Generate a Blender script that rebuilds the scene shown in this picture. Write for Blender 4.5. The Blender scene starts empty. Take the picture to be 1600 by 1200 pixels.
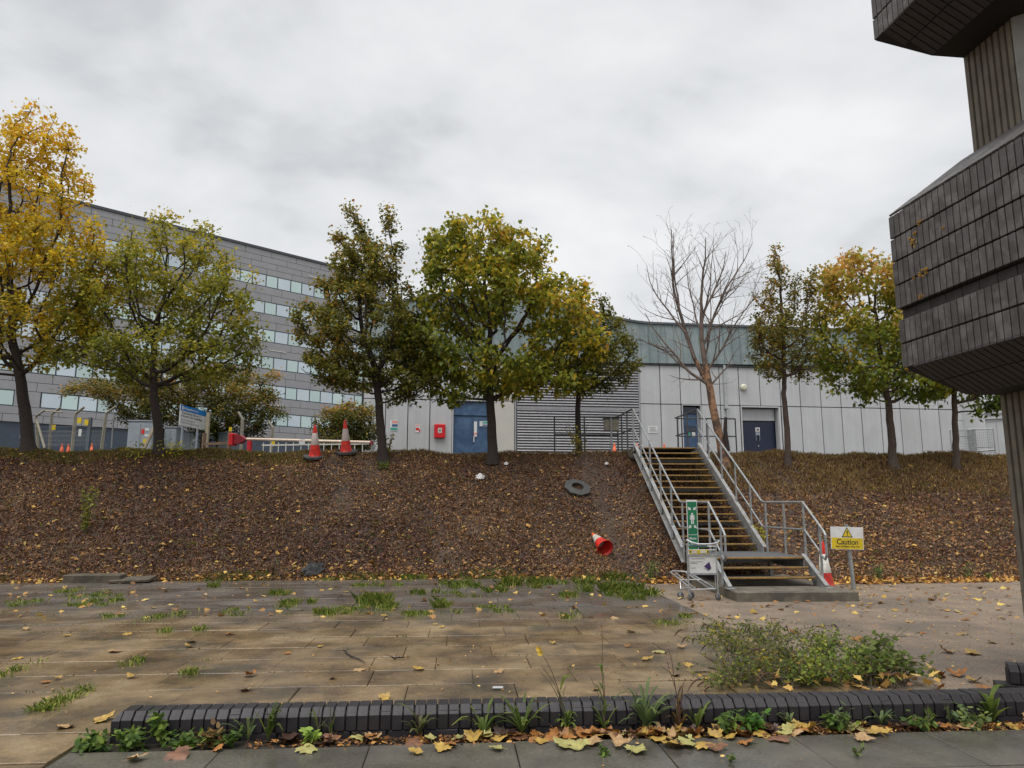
import bpy, math, random
import numpy as np
from mathutils import Vector, Matrix, Euler

random.seed(7)
rng = np.random.default_rng(11)
SC = bpy.context.scene
COL = SC.collection

# ------------------------------------------------------------------ camera, sky, sun, exposure
F, TILT, EYE = 1142.0, math.atan(184.7 / 1142.0), 1.77
cam = bpy.data.objects.new('camera', bpy.data.cameras.new('camera'))
COL.objects.link(cam)
cam.location = (0, 0, EYE)
cam.rotation_euler = (math.pi / 2 + TILT, 0, 0)
cam.data.sensor_width = 36.0
cam.data.lens = 36.0 * F / 1600.0
cam.data.clip_start = 0.05
cam.data.clip_end = 3000
SC.camera = cam

SUN_EL, SUN_AZ = math.radians(70), math.radians(205)      # azimuth clockwise from +Y: behind the camera, a little left
world = bpy.data.worlds.new('World')
SC.world = world
world.use_nodes = True
nt = world.node_tree
nt.nodes.clear()
_out = nt.nodes.new('ShaderNodeOutputWorld')
_sky = nt.nodes.new('ShaderNodeTexSky')
_sky.sky_type = 'NISHITA'
_sky.sun_disc = False
_sky.sun_elevation = SUN_EL
_sky.sun_rotation = SUN_AZ
_bg1 = nt.nodes.new('ShaderNodeBackground')
_bg1.inputs[1].default_value = 0.08
nt.links.new(_sky.outputs[0], _bg1.inputs[0])
_tc = nt.nodes.new('ShaderNodeTexCoord')
_sep = nt.nodes.new('ShaderNodeSeparateXYZ')
nt.links.new(_tc.outputs['Generated'], _sep.inputs[0])
def _math(tree, op, a, b=None):
    n = tree.nodes.new('ShaderNodeMath'); n.operation = op
    for i, v in enumerate((a, b)):
        if v is None: continue
        if isinstance(v, (int, float)): n.inputs[i].default_value = v
        else: tree.links.new(v, n.inputs[i])
    return n.outputs[0]
_z = _math(nt, 'ADD', _math(nt, 'MAXIMUM', _sep.outputs[2], 0.0), 0.22)
_cx = _math(nt, 'DIVIDE', _sep.outputs[0], _z)
_cy = _math(nt, 'DIVIDE', _sep.outputs[1], _z)
_cmb = nt.nodes.new('ShaderNodeCombineXYZ')
nt.links.new(_cx, _cmb.inputs[0]); nt.links.new(_cy, _cmb.inputs[1])
def _noise(tree, vec, scale, detail, rough=0.5, dist=0.0):
    n = tree.nodes.new('ShaderNodeTexNoise')
    n.inputs['Scale'].default_value = scale; n.inputs['Detail'].default_value = detail
    n.inputs['Roughness'].default_value = rough; n.inputs['Distortion'].default_value = dist
    if vec is not None: tree.links.new(vec, n.inputs['Vector'])
    return n.outputs['Fac']
_n1 = _noise(nt, _cmb.outputs[0], 0.75, 5.0, 0.5, 0.35)
_n2 = _noise(nt, _cmb.outputs[0], 2.6, 6.0, 0.55, 0.2)
_mixv = _math(nt, 'ADD', _math(nt, 'MULTIPLY', _n1, 0.72), _math(nt, 'MULTIPLY', _n2, 0.28))
_cr = nt.nodes.new('ShaderNodeValToRGB')
_cr.color_ramp.elements[0].position = 0.42; _cr.color_ramp.elements[0].color = (0.285, 0.290, 0.300, 1)
_cr.color_ramp.elements[1].position = 0.57; _cr.color_ramp.elements[1].color = (0.445, 0.447, 0.450, 1)
_e = _cr.color_ramp.elements.new(0.48); _e.color = (0.375, 0.380, 0.386, 1)
nt.links.new(_mixv, _cr.inputs[0])
_bg2 = nt.nodes.new('ShaderNodeBackground')
_bg2.inputs[1].default_value = 1.0
nt.links.new(_cr.outputs[0], _bg2.inputs[0])
_mx = nt.nodes.new('ShaderNodeMixShader'); _mx.inputs[0].default_value = 0.95
nt.links.new(_bg1.outputs[0], _mx.inputs[1]); nt.links.new(_bg2.outputs[0], _mx.inputs[2])
nt.links.new(_mx.outputs[0], _out.inputs[0])

sun = bpy.data.objects.new('sun', bpy.data.lights.new('sun', 'SUN'))
COL.objects.link(sun)
sun.data.energy = 1.5
sun.data.angle = math.radians(50)
sun.data.color = (1.0, 0.97, 0.93)
_d = Vector((math.sin(SUN_AZ) * math.cos(SUN_EL), math.cos(SUN_AZ) * math.cos(SUN_EL), math.sin(SUN_EL)))
sun.rotation_euler = _d.to_track_quat('Z', 'Y').to_euler()
sun.location = (0, -20, 30)
SC.view_settings.view_transform = 'Standard'
SC.view_settings.look = 'None'
SC.view_settings.gamma = 1.0
SC.view_settings.exposure = 1.05
SC.view_settings.use_curve_mapping = False
SC.render.engine = 'CYCLES'
SC.cycles.max_bounces = 8
SC.cycles.diffuse_bounces = 4
SC.cycles.glossy_bounces = 2
SC.cycles.transmission_bounces = 4
SC.cycles.transparent_max_bounces = 6

# ------------------------------------------------------------------ surveying: bearings from the camera station
CT, ST = math.cos(TILT), math.sin(TILT)
def ray(x, y):
    u, v = (x - 800) / F, (600 - y) / F
    return np.array([u, CT - v * ST, ST + v * CT])
def G(x, y, z=0.0):
    r = ray(x, y); return np.array([0, 0, EYE]) + r * ((z - EYE) / r[2])
def W(x, y, Y):
    r = ray(x, y); return np.array([0, 0, EYE]) + r * (Y / r[1])
def hitplane(x, y, P0, phi):
    r = ray(x, y); n = np.array([-math.sin(phi), math.cos(phi), 0])
    p = np.array([0, 0, EYE]) + r * (((P0 - np.array([0, 0, EYE])) @ n) / (r @ n))
    return (p - P0) @ np.array([math.cos(phi), math.sin(phi), 0]), p[2]

GP = 0.075                                   # the paving grid's heading
GU = np.array([math.cos(GP), math.sin(GP)]); GV = np.array([-math.sin(GP), math.cos(GP)])
def uv(x, y): return x * GU[0] + y * GU[1], x * GV[0] + y * GV[1]
def xy(u, v): return u * GU[0] + v * GV[0], u * GU[1] + v * GV[1]
BX = [-60, -9, -4.5, 1.3, 3.6, 4.3, 9, 12.6, 60]
BV = [17.2, 17.2, 17.5, 17.5, 16.8, 16.35, 15.95, 16.2, 16.2]
CREST, TOPZ = 21.3, 3.17
_ph = rng.uniform(0, 6.28, 12)
def terr(x, y, bump=True):
    x = np.asarray(x, float); y = np.asarray(y, float)
    u, v = uv(x, y)
    b = np.interp(u, BX, BV)
    s = np.clip((v - b) / (CREST - b), 0, 1)
    prof = 0.86 * s + 0.14 * (3 * s * s - 2 * s ** 3)
    z = TOPZ * prof + np.where(v > CREST, 0.045 * np.minimum(v - CREST, 30), 0)
    if bump:
        k = np.clip(s * 8, 0, 1) * np.clip((CREST + 2.0 - v) / 2.0, 0.0, 1)
        z = z + k * (0.085 * np.sin(1.1 * u + _ph[0]) * np.sin(1.3 * v + _ph[1]) + 0.04 * np.sin(2.3 * u + 1.2 * v + _ph[2])
                     + 0.02 * np.sin(5.3 * u - 4.1 * v + _ph[3]) + 0.012 * np.sin(9.7 * u + 8.1 * v + _ph[4]))
        k2 = np.exp(-((u - (3.95 - 0.05 * (v - 16.5))) / 0.42) ** 2) * np.clip((s - 0.02) * 6, 0, 1) * np.clip((1.02 - s) * 4, 0, 1)
        z = z - 0.16 * k2
    return z
def hit(x, y, y0=12.0, y1=40.0):
    """where a bearing meets the terrain"""
    r = ray(x, y)
    Y = y0; px = None
    while Y < y1:
        p = np.array([0, 0, EYE]) + r * (Y / r[1])
        if p[2] <= terr(p[0], p[1]): return np.array([p[0], p[1], float(terr(p[0], p[1]))])
        Y += 0.02
    p = np.array([0, 0, EYE]) + r * (21.3 / r[1])
    return np.array([p[0], p[1], float(terr(p[0], p[1]))])

# ------------------------------------------------------------------ materials
MATS = {}
def mk(name, c1, c2=None, scale=6.0, rough=0.7, bump=0.0, bscale=None, metal=0.0, coord='Object', detail=5.0, lo=0.35, hi=0.65,
       c3=None, scale3=1.2, amt3=0.6, rough2=None, objvar=0.0, bdist=0.01, spec=0.5, streak=0.0, grain=None):
    m = bpy.data.materials.new(name); m.use_nodes = True
    t = m.node_tree; b = t.nodes['Principled BSDF']
    b.inputs['Metallic'].default_value = metal
    b.inputs['Roughness'].default_value = rough
    b.inputs['Specular IOR Level'].default_value = spec
    if coord == 'World':
        g = t.nodes.new('ShaderNodeNewGeometry'); vec = g.outputs['Position']
    else:
        g = t.nodes.new('ShaderNodeTexCoord'); vec = g.outputs[coord]
    c2 = c2 or tuple(x * 0.8 for x in c1)
    n = _noise(t, vec, scale, detail, 0.6)
    r = t.nodes.new('ShaderNodeValToRGB')
    r.color_ramp.elements[0].position = lo; r.color_ramp.elements[0].color = (*c1, 1)
    r.color_ramp.elements[1].position = hi; r.color_ramp.elements[1].color = (*c2, 1)
    t.links.new(n, r.inputs[0]); colr = r.outputs[0]
    if c3:
        n3 = _noise(t, vec, scale3, 4.0, 0.6, 0.4)
        r3 = t.nodes.new('ShaderNodeValToRGB')
        r3.color_ramp.elements[0].position = 0.47; r3.color_ramp.elements[0].color = (0, 0, 0, 1)
        r3.color_ramp.elements[1].position = 0.63; r3.color_ramp.elements[1].color = (amt3, amt3, amt3, 1)
        t.links.new(n3, r3.inputs[0])
        mx = t.nodes.new('ShaderNodeMix'); mx.data_type = 'RGBA'
        t.links.new(r3.outputs[0], mx.inputs['Factor']); t.links.new(colr, mx.inputs['A'])
        mx.inputs['B'].default_value = (*c3, 1); colr = mx.outputs['Result']
    if grain:
        g2 = t.nodes.new('ShaderNodeMapRange'); g2.inputs['From Min'].default_value = 0.36; g2.inputs['From Max'].default_value = 0.64
        g2.inputs['To Min'].default_value = 1 - grain[1]; g2.inputs['To Max'].default_value = 1 + grain[1]
        t.links.new(_noise(t, vec, grain[0], 5.0, 0.75), g2.inputs['Value'])
        h = t.nodes.new('ShaderNodeHueSaturation'); t.links.new(g2.outputs[0], h.inputs['Value']); t.links.new(colr, h.inputs['Color']); colr = h.outputs[0]
    if streak:
        mp_ = t.nodes.new('ShaderNodeMapping'); mp_.inputs['Scale'].default_value = (2.2, 2.2, 0.10); t.links.new(vec, mp_.inputs[0])
        h = t.nodes.new('ShaderNodeHueSaturation')
        t.links.new(_math(t, 'ADD', _math(t, 'MULTIPLY', _noise(t, mp_.outputs[0], 2.0, 5.0, 0.65), streak * 2), 1 - streak), h.inputs['Value'])
        t.links.new(colr, h.inputs['Color']); colr = h.outputs[0]
    if objvar:
        oi = t.nodes.new('ShaderNodeObjectInfo')
        h = t.nodes.new('ShaderNodeHueSaturation')
        t.links.new(_math(t, 'ADD', _math(t, 'MULTIPLY', oi.outputs['Random'], objvar * 2), 1 - objvar), h.inputs['Value'])
        t.links.new(colr, h.inputs['Color']); colr = h.outputs[0]
    t.links.new(colr, b.inputs['Base Color'])
    if rough2 is not None:
        mr = t.nodes.new('ShaderNodeMapRange')
        nr = _noise(t, vec, scale * 0.35, 4.0, 0.6)
        mr.inputs['From Min'].default_value = 0.35; mr.inputs['From Max'].default_value = 0.65
        mr.inputs['To Min'].default_value = rough; mr.inputs['To Max'].default_value = rough2
        t.links.new(nr, mr.inputs['Value']); t.links.new(mr.outputs[0], b.inputs['Roughness'])
    if bump:
        bn = t.nodes.new('ShaderNodeBump'); bn.inputs['Strength'].default_value = bump; bn.inputs['Distance'].default_value = bdist
        t.links.new(_noise(t, vec, bscale or scale * 4, 6.0, 0.6), bn.inputs['Height'])
        t.links.new(bn.outputs[0], b.inputs['Normal'])
    MATS[name] = m
    return m

mk('galvanised', (0.36, 0.38, 0.39), (0.24, 0.255, 0.265), 14, 0.45, 0.1, 60, metal=0.55, rough2=0.6, c3=(0.30, 0.24, 0.17), scale3=5, amt3=0.25)
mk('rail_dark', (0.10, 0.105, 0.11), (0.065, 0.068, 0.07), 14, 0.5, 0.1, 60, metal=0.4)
mk('stringer_steel', (0.40, 0.41, 0.41), (0.27, 0.28, 0.28), 10, 0.5, 0.1, 60, metal=0.45, rough2=0.65, c3=(0.23, 0.18, 0.13), scale3=4, amt3=0.4)
mk('tread', (0.035, 0.033, 0.032), (0.06, 0.055, 0.05), 20, 0.6, 0.4, 90)
mk('deck', (0.075, 0.078, 0.085), (0.11, 0.11, 0.115), 9, 0.55, 0.4, 90)
mk('nosing', (0.36, 0.20, 0.035), (0.20, 0.115, 0.03), 25, 0.6, 0.3, 120, c3=(0.13, 0.09, 0.05), scale3=12, amt3=0.6)
mk('concrete', (0.165, 0.145, 0.110), (0.105, 0.092, 0.070), 7, 0.75, 0.35, 60, c3=(0.055, 0.05, 0.04), scale3=2.2, amt3=0.75, grain=(60, 0.25))
mk('old_concrete', (0.105, 0.086, 0.060), (0.070, 0.058, 0.042), 7, 0.8, 0.4, 60, c3=(0.04, 0.038, 0.025), scale3=4, amt3=0.7, grain=(70, 0.3))
mk('post_concrete', (0.30, 0.28, 0.22), (0.20, 0.185, 0.15), 9, 0.85, 0.3, 50)
mk('panel', (0.48, 0.487, 0.497), (0.455, 0.462, 0.472), 1.3, 0.38, metal=0.1, objvar=0.03, coord='World', c3=(0.40, 0.40, 0.395), scale3=0.5, amt3=0.5, streak=0.16)
mk('panel_trim', (0.52, 0.525, 0.53), (0.48, 0.485, 0.49), 2, 0.45)
mk('cream_panel', (0.53, 0.50, 0.44), (0.47, 0.46, 0.43), 1.5, 0.5, coord='World')
mk('joint_dark', (0.03, 0.03, 0.033), (0.02, 0.02, 0.022), 5, 0.7)
mk('louvre', (0.31, 0.305, 0.32), (0.26, 0.255, 0.27), 3, 0.45, metal=0.2, coord='World')
mk('fascia', (0.155, 0.20, 0.205), (0.20, 0.245, 0.25), 1.2, 0.5, metal=0.1, objvar=0.05, coord='World', c3=(0.25, 0.285, 0.285), scale3=0.9, amt3=0.6, streak=0.25)
mk('fascia_cap', (0.10, 0.115, 0.125), None, 3, 0.4, metal=0.3)
mk('door_blue', (0.026, 0.062, 0.135), (0.045, 0.095, 0.18), 2.2, 0.42, coord='World', c3=(0.09, 0.17, 0.28), scale3=1.6, amt3=0.5)
mk('door_navy', (0.005, 0.009, 0.036), (0.008, 0.013, 0.046), 3, 0.35, coord='World')
mk('dark_glass', (0.02, 0.035, 0.06), None, 3, 0.12)
mk('cladding', (0.315, 0.315, 0.328), (0.29, 0.29, 0.302), 0.6, 0.5, objvar=0.03, coord='World', streak=0.12)
mk('cladding_cap', (0.07, 0.075, 0.08), None, 3, 0.4, metal=0.3)
mk('office_base', (0.055, 0.075, 0.105), (0.045, 0.06, 0.085), 1.5, 0.5, coord='World')
mk('window_frame', (0.05, 0.07, 0.09), None, 3, 0.4)
mk('pane_cool', (0.50, 0.60, 0.66), (0.55, 0.64, 0.70), 0.4, 0.12, coord='World', spec=1.0, objvar=0.10)  # bluish glass, its colour raised to stand in for reflected sky
mk('pane_green', (0.47, 0.62, 0.60), (0.52, 0.66, 0.64), 0.4, 0.12, coord='World', spec=1.0, objvar=0.10)  # greenish glass, sky reflection likewise painted into the pale base colour
mk('strip_light', (0.75, 0.74, 0.66), None, 4, 0.4)
mk('brick_dark', (0.012, 0.010, 0.012), (0.024, 0.021, 0.024), 5, 0.42, 0.4, 80, objvar=0.30, rough2=0.62, spec=0.45, grain=(90, 0.3))
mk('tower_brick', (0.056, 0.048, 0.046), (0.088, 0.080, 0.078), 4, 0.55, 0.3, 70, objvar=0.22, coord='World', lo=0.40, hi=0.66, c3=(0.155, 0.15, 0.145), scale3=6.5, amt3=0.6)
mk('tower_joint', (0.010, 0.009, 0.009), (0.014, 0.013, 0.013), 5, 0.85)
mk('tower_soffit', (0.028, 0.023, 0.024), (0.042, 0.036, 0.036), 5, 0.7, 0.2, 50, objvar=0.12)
mk('pier', (0.19, 0.168, 0.128), (0.13, 0.113, 0.088), 5, 0.8, 0.5, 60, coord='World', c3=(0.13, 0.11, 0.085), scale3=1.6, amt3=0.6)
mk('pier_groove', (0.06, 0.05, 0.04), (0.08, 0.065, 0.05), 5, 0.9)
mk('pier_smooth', (0.30, 0.30, 0.28), (0.24, 0.24, 0.22), 5, 0.7, 0.2, 50, coord='World')
mk('lichen', (0.42, 0.24, 0.03), (0.30, 0.15, 0.02), 30, 0.9, 0.6, 120)
mk('soil_bed', (0.045, 0.037, 0.028), (0.06, 0.06, 0.03), 9, 0.95, 0.5, 60, coord='World')
mk('bark_dark', (0.036, 0.026, 0.021), (0.018, 0.013, 0.011), 18, 0.9, 0.8, 55, coord='World', bdist=0.02)
mk('bark_mid', (0.085, 0.058, 0.044), (0.040, 0.028, 0.023), 16, 0.9, 0.8, 50, coord='World', bdist=0.02)
mk('bark_bare', (0.30, 0.165, 0.09), (0.085, 0.055, 0.04), 7, 0.85, 0.9, 40, coord='World', bdist=0.02, lo=0.42, hi=0.56)
mk('twig_grey', (0.095, 0.070, 0.058), (0.17, 0.13, 0.108), 6, 0.9, coord='World')
mk('cone_red', (0.72, 0.028, 0.015), (0.50, 0.02, 0.014), 9, 0.42, 0.1, 50, c3=(0.30, 0.03, 0.02), scale3=9, amt3=0.6)
mk('cone_orange', (0.75, 0.13, 0.03), (0.66, 0.09, 0.02), 9, 0.45)
mk('cone_sleeve', (0.42, 0.36, 0.33), (0.30, 0.24, 0.22), 22, 0.6, 0.2, 60)
mk('cone_white', (0.66, 0.65, 0.60), (0.48, 0.46, 0.41), 12, 0.5, 0.1, 60, c3=(0.28, 0.25, 0.20), scale3=11, amt3=0.6)
mk('rubber', (0.060, 0.061, 0.060), (0.036, 0.037, 0.037), 14, 0.7, 0.4, 60)
mk('black_rubber', (0.02, 0.02, 0.022), (0.035, 0.035, 0.038), 14, 0.6, 0.4, 60)
mk('sign_white', (0.68, 0.69, 0.69), (0.60, 0.61, 0.60), 5, 0.4, c3=(0.46, 0.46, 0.42), scale3=3.5, amt3=0.45)
mk('sign_yellow', (0.68, 0.50, 0.01), (0.58, 0.42, 0.01), 5, 0.45, c3=(0.40, 0.30, 0.03), scale3=6, amt3=0.4)
mk('sign_green', (0.01, 0.17, 0.075), (0.012, 0.14, 0.06), 5, 0.4)
mk('sign_blue', (0.01, 0.20, 0.55), (0.01, 0.17, 0.48), 5, 0.4)
mk('sign_red', (0.65, 0.03, 0.03), None, 5, 0.4)
mk('sign_pale_red', (0.75, 0.30, 0.26), None, 5, 0.5)
mk('sign_teal', (0.05, 0.35, 0.27), None, 5, 0.5)
mk('sign_navy', (0.05, 0.10, 0.25), None, 5, 0.5)
mk('ink', (0.02, 0.018, 0.018), None, 5, 0.6)
mk('ink_grey', (0.16, 0.16, 0.17), None, 5, 0.6)
mk('purple', (0.045, 0.025, 0.11), None, 5, 0.5)
mk('box_red', (0.60, 0.012, 0.02), (0.52, 0.01, 0.016), 4, 0.35)
mk('lamp_cream', (0.66, 0.65, 0.50), None, 4, 0.4)
mk('pipe_grey', (0.42, 0.44, 0.45), None, 4, 0.5)
mk('cabinet_grey', (0.30, 0.34, 0.38), (0.25, 0.29, 0.33), 3, 0.5, coord='World')
mk('cabinet_dark', (0.10, 0.125, 0.15), (0.08, 0.10, 0.12), 3, 0.5)
mk('barrier_red', (0.28, 0.015, 0.03), (0.22, 0.012, 0.02), 4, 0.5)
mk('barrier_white', (0.75, 0.73, 0.68), (0.62, 0.60, 0.55), 6, 0.45)
mk('barrier_cream', (0.72, 0.55, 0.42), (0.74, 0.64, 0.52), 6, 0.5)
mk('timber', (0.20, 0.13, 0.08), (0.13, 0.085, 0.055), 9, 0.85, 0.4, 50)
mk('timber_pale', (0.34, 0.29, 0.21), (0.27, 0.23, 0.16), 9, 0.85, 0.4, 50)
mk('wire', (0.20, 0.21, 0.21), None, 9, 0.6, metal=0.4)
mk('chrome', (0.50, 0.51, 0.52), (0.38, 0.39, 0.40), 14, 0.33, metal=0.75, rough2=0.5)
mk('chrome_wheel', (0.06, 0.06, 0.065), (0.10, 0.10, 0.10), 12, 0.6)
mk('handle_green', (0.04, 0.13, 0.12), (0.09, 0.18, 0.17), 14, 0.5)
mk('plastic_bag', (0.70, 0.69, 0.68), (0.55, 0.54, 0.53), 14, 0.4)
mk('rag', (0.010, 0.011, 0.013), (0.022, 0.024, 0.027), 8, 0.7, 0.6, 40)
mk('stalk', (0.06, 0.05, 0.03), (0.10, 0.09, 0.045), 10, 0.8)
mk('stalk_green', (0.10, 0.16, 0.04), (0.07, 0.10, 0.03), 10, 0.7)
mk('stalk_red', (0.09, 0.045, 0.03), (0.06, 0.03, 0.02), 10, 0.8)
mk('petal', (0.80, 0.50, 0.01), None, 9, 0.6)
mk('white_wall', (0.58, 0.59, 0.60), (0.54, 0.55, 0.56), 0.8, 0.5, coord='World')

def attr_mat(name, trans=0.35, rough=0.55, bump=0.0, spec=0.35, vary=0.0):
    """colour comes per leaf / per blade from the mesh attribute Col"""
    m = bpy.data.materials.new(name); m.use_nodes = True
    t = m.node_tree; b = t.nodes['Principled BSDF']; o = t.nodes['Material Output']
    a = t.nodes.new('ShaderNodeAttribute'); a.attribute_name = 'Col'
    c = a.outputs['Color']
    if vary:
        g = t.nodes.new('ShaderNodeNewGeometry')
        h = t.nodes.new('ShaderNodeHueSaturation')
        t.links.new(_math(t, 'ADD', _math(t, 'MULTIPLY', _noise(t, g.outputs['Position'], 60, 3.0), vary * 2), 1 - vary), h.inputs['Value'])
        t.links.new(c, h.inputs['Color']); c = h.outputs[0]
    t.links.new(c, b.inputs['Base Color'])
    b.inputs['Roughness'].default_value = rough; b.inputs['Specular IOR Level'].default_value = spec
    if trans:
        tr = t.nodes.new('ShaderNodeBsdfTranslucent'); t.links.new(c, tr.inputs[0])
        mx = t.nodes.new('ShaderNodeMixShader'); mx.inputs[0].default_value = trans
        t.links.new(b.outputs[0], mx.inputs[1]); t.links.new(tr.outputs[0], mx.inputs[2])
        t.links.new(mx.outputs[0], o.inputs[0])
    MATS[name] = m
    return m
attr_mat('leaf', 0.5)
attr_mat('litter', 0.12, 0.7, vary=0.35)
attr_mat('blade', 0.3, 0.6)
attr_mat('fallen', 0.15, 0.55, vary=0.4)

# paving: wet sandstone, stains run over the joints because they follow world position
def paving_mat(name, dark):
    m = bpy.data.materials.new(name); m.use_nodes = True
    t = m.node_tree; b = t.nodes['Principled BSDF']
    g = t.nodes.new('ShaderNodeNewGeometry'); P = g.outputs['Position']
    base = _noise(t, P, 1.15, 7.0, 0.66, 0.05)
    r = t.nodes.new('ShaderNodeValToRGB')
    cols = [(0.36, (0.070, 0.056, 0.038)), (0.46, (0.135, 0.098, 0.058)), (0.56, (0.205, 0.145, 0.080)), (0.70, (0.27, 0.205, 0.130))] if not dark else \
           [(0.36, (0.058, 0.054, 0.046)), (0.47, (0.082, 0.076, 0.063)), (0.58, (0.105, 0.097, 0.079)), (0.70, (0.14, 0.128, 0.10))]
    r.color_ramp.elements[0].position = cols[0][0]; r.color_ramp.elements[0].color = (*cols[0][1], 1)
    r.color_ramp.elements[1].position = cols[3][0]; r.color_ramp.elements[1].color = (*cols[3][1], 1)
    for p, c in cols[1:3]:
        e = r.color_ramp.elements.new(p); e.color = (*c, 1)
    t.links.new(base, r.inputs[0])
    # the far courses carry a black algae film
    sp = t.nodes.new('ShaderNodeSeparateXYZ'); t.links.new(P, sp.inputs[0])
    far = t.nodes.new('ShaderNodeMapRange')
    wob = _math(t, 'ADD', sp.outputs[1], _math(t, 'MULTIPLY', _math(t, 'SUBTRACT', _noise(t, P, 0.6, 4.0), 0.5), 5.0))
    far.inputs['From Min'].default_value = 10.6; far.inputs['From Max'].default_value = 12.6
    far.inputs['To Min'].default_value = 0.0; far.inputs['To Max'].default_value = 0.8
    t.links.new(wob, far.inputs['Value'])
    mx = t.nodes.new('ShaderNodeMix'); mx.data_type = 'RGBA'
    t.links.new(far.outputs[0], mx.inputs['Factor']); t.links.new(r.outputs[0], mx.inputs['A']); mx.inputs['B'].default_value = (0.088, 0.080, 0.077, 1)
    # fine specks
    fn = _noise(t, P, 45, 4.0, 0.7)
    fr = t.nodes.new('ShaderNodeMapRange'); fr.inputs['From Min'].default_value = 0.3; fr.inputs['From Max'].default_value = 0.7
    fr.inputs['To Min'].default_value = 0.72; fr.inputs['To Max'].default_value = 1.25
    t.links.new(fn, fr.inputs['Value'])
    oi = t.nodes.new('ShaderNodeObjectInfo')
    val = _math(t, 'MULTIPLY', fr.outputs[0], _math(t, 'ADD', _math(t, 'MULTIPLY', oi.outputs['Random'], 0.34), 0.84))
    h = t.nodes.new('ShaderNodeHueSaturation'); t.links.new(val, h.inputs['Value']); t.links.new(mx.outputs['Result'], h.inputs['Color'])
    t.links.new(h.outputs[0], b.inputs['Base Color'])
    wr = t.nodes.new('ShaderNodeMapRange'); wr.inputs['From Min'].default_value = 0.4; wr.inputs['From Max'].default_value = 0.62
    wr.inputs['To Min'].default_value = 0.13; wr.inputs['To Max'].default_value = 0.46
    t.links.new(_noise(t, P, 0.9, 5.0, 0.6, 0.6), wr.inputs['Value']); t.links.new(wr.outputs[0], b.inputs['Roughness'])
    bn = t.nodes.new('ShaderNodeBump'); bn.inputs['Strength'].default_value = 0.22; bn.inputs['Distance'].default_value = 0.005
    t.links.new(_noise(t, P, 38, 5.0, 0.6), bn.inputs['Height']); t.links.new(bn.outputs[0], b.inputs['Normal'])
    b.inputs['Specular IOR Level'].default_value = 0.45
    MATS[name] = m
paving_mat('paving', False)
paving_mat('paving_dark', True)

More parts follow.
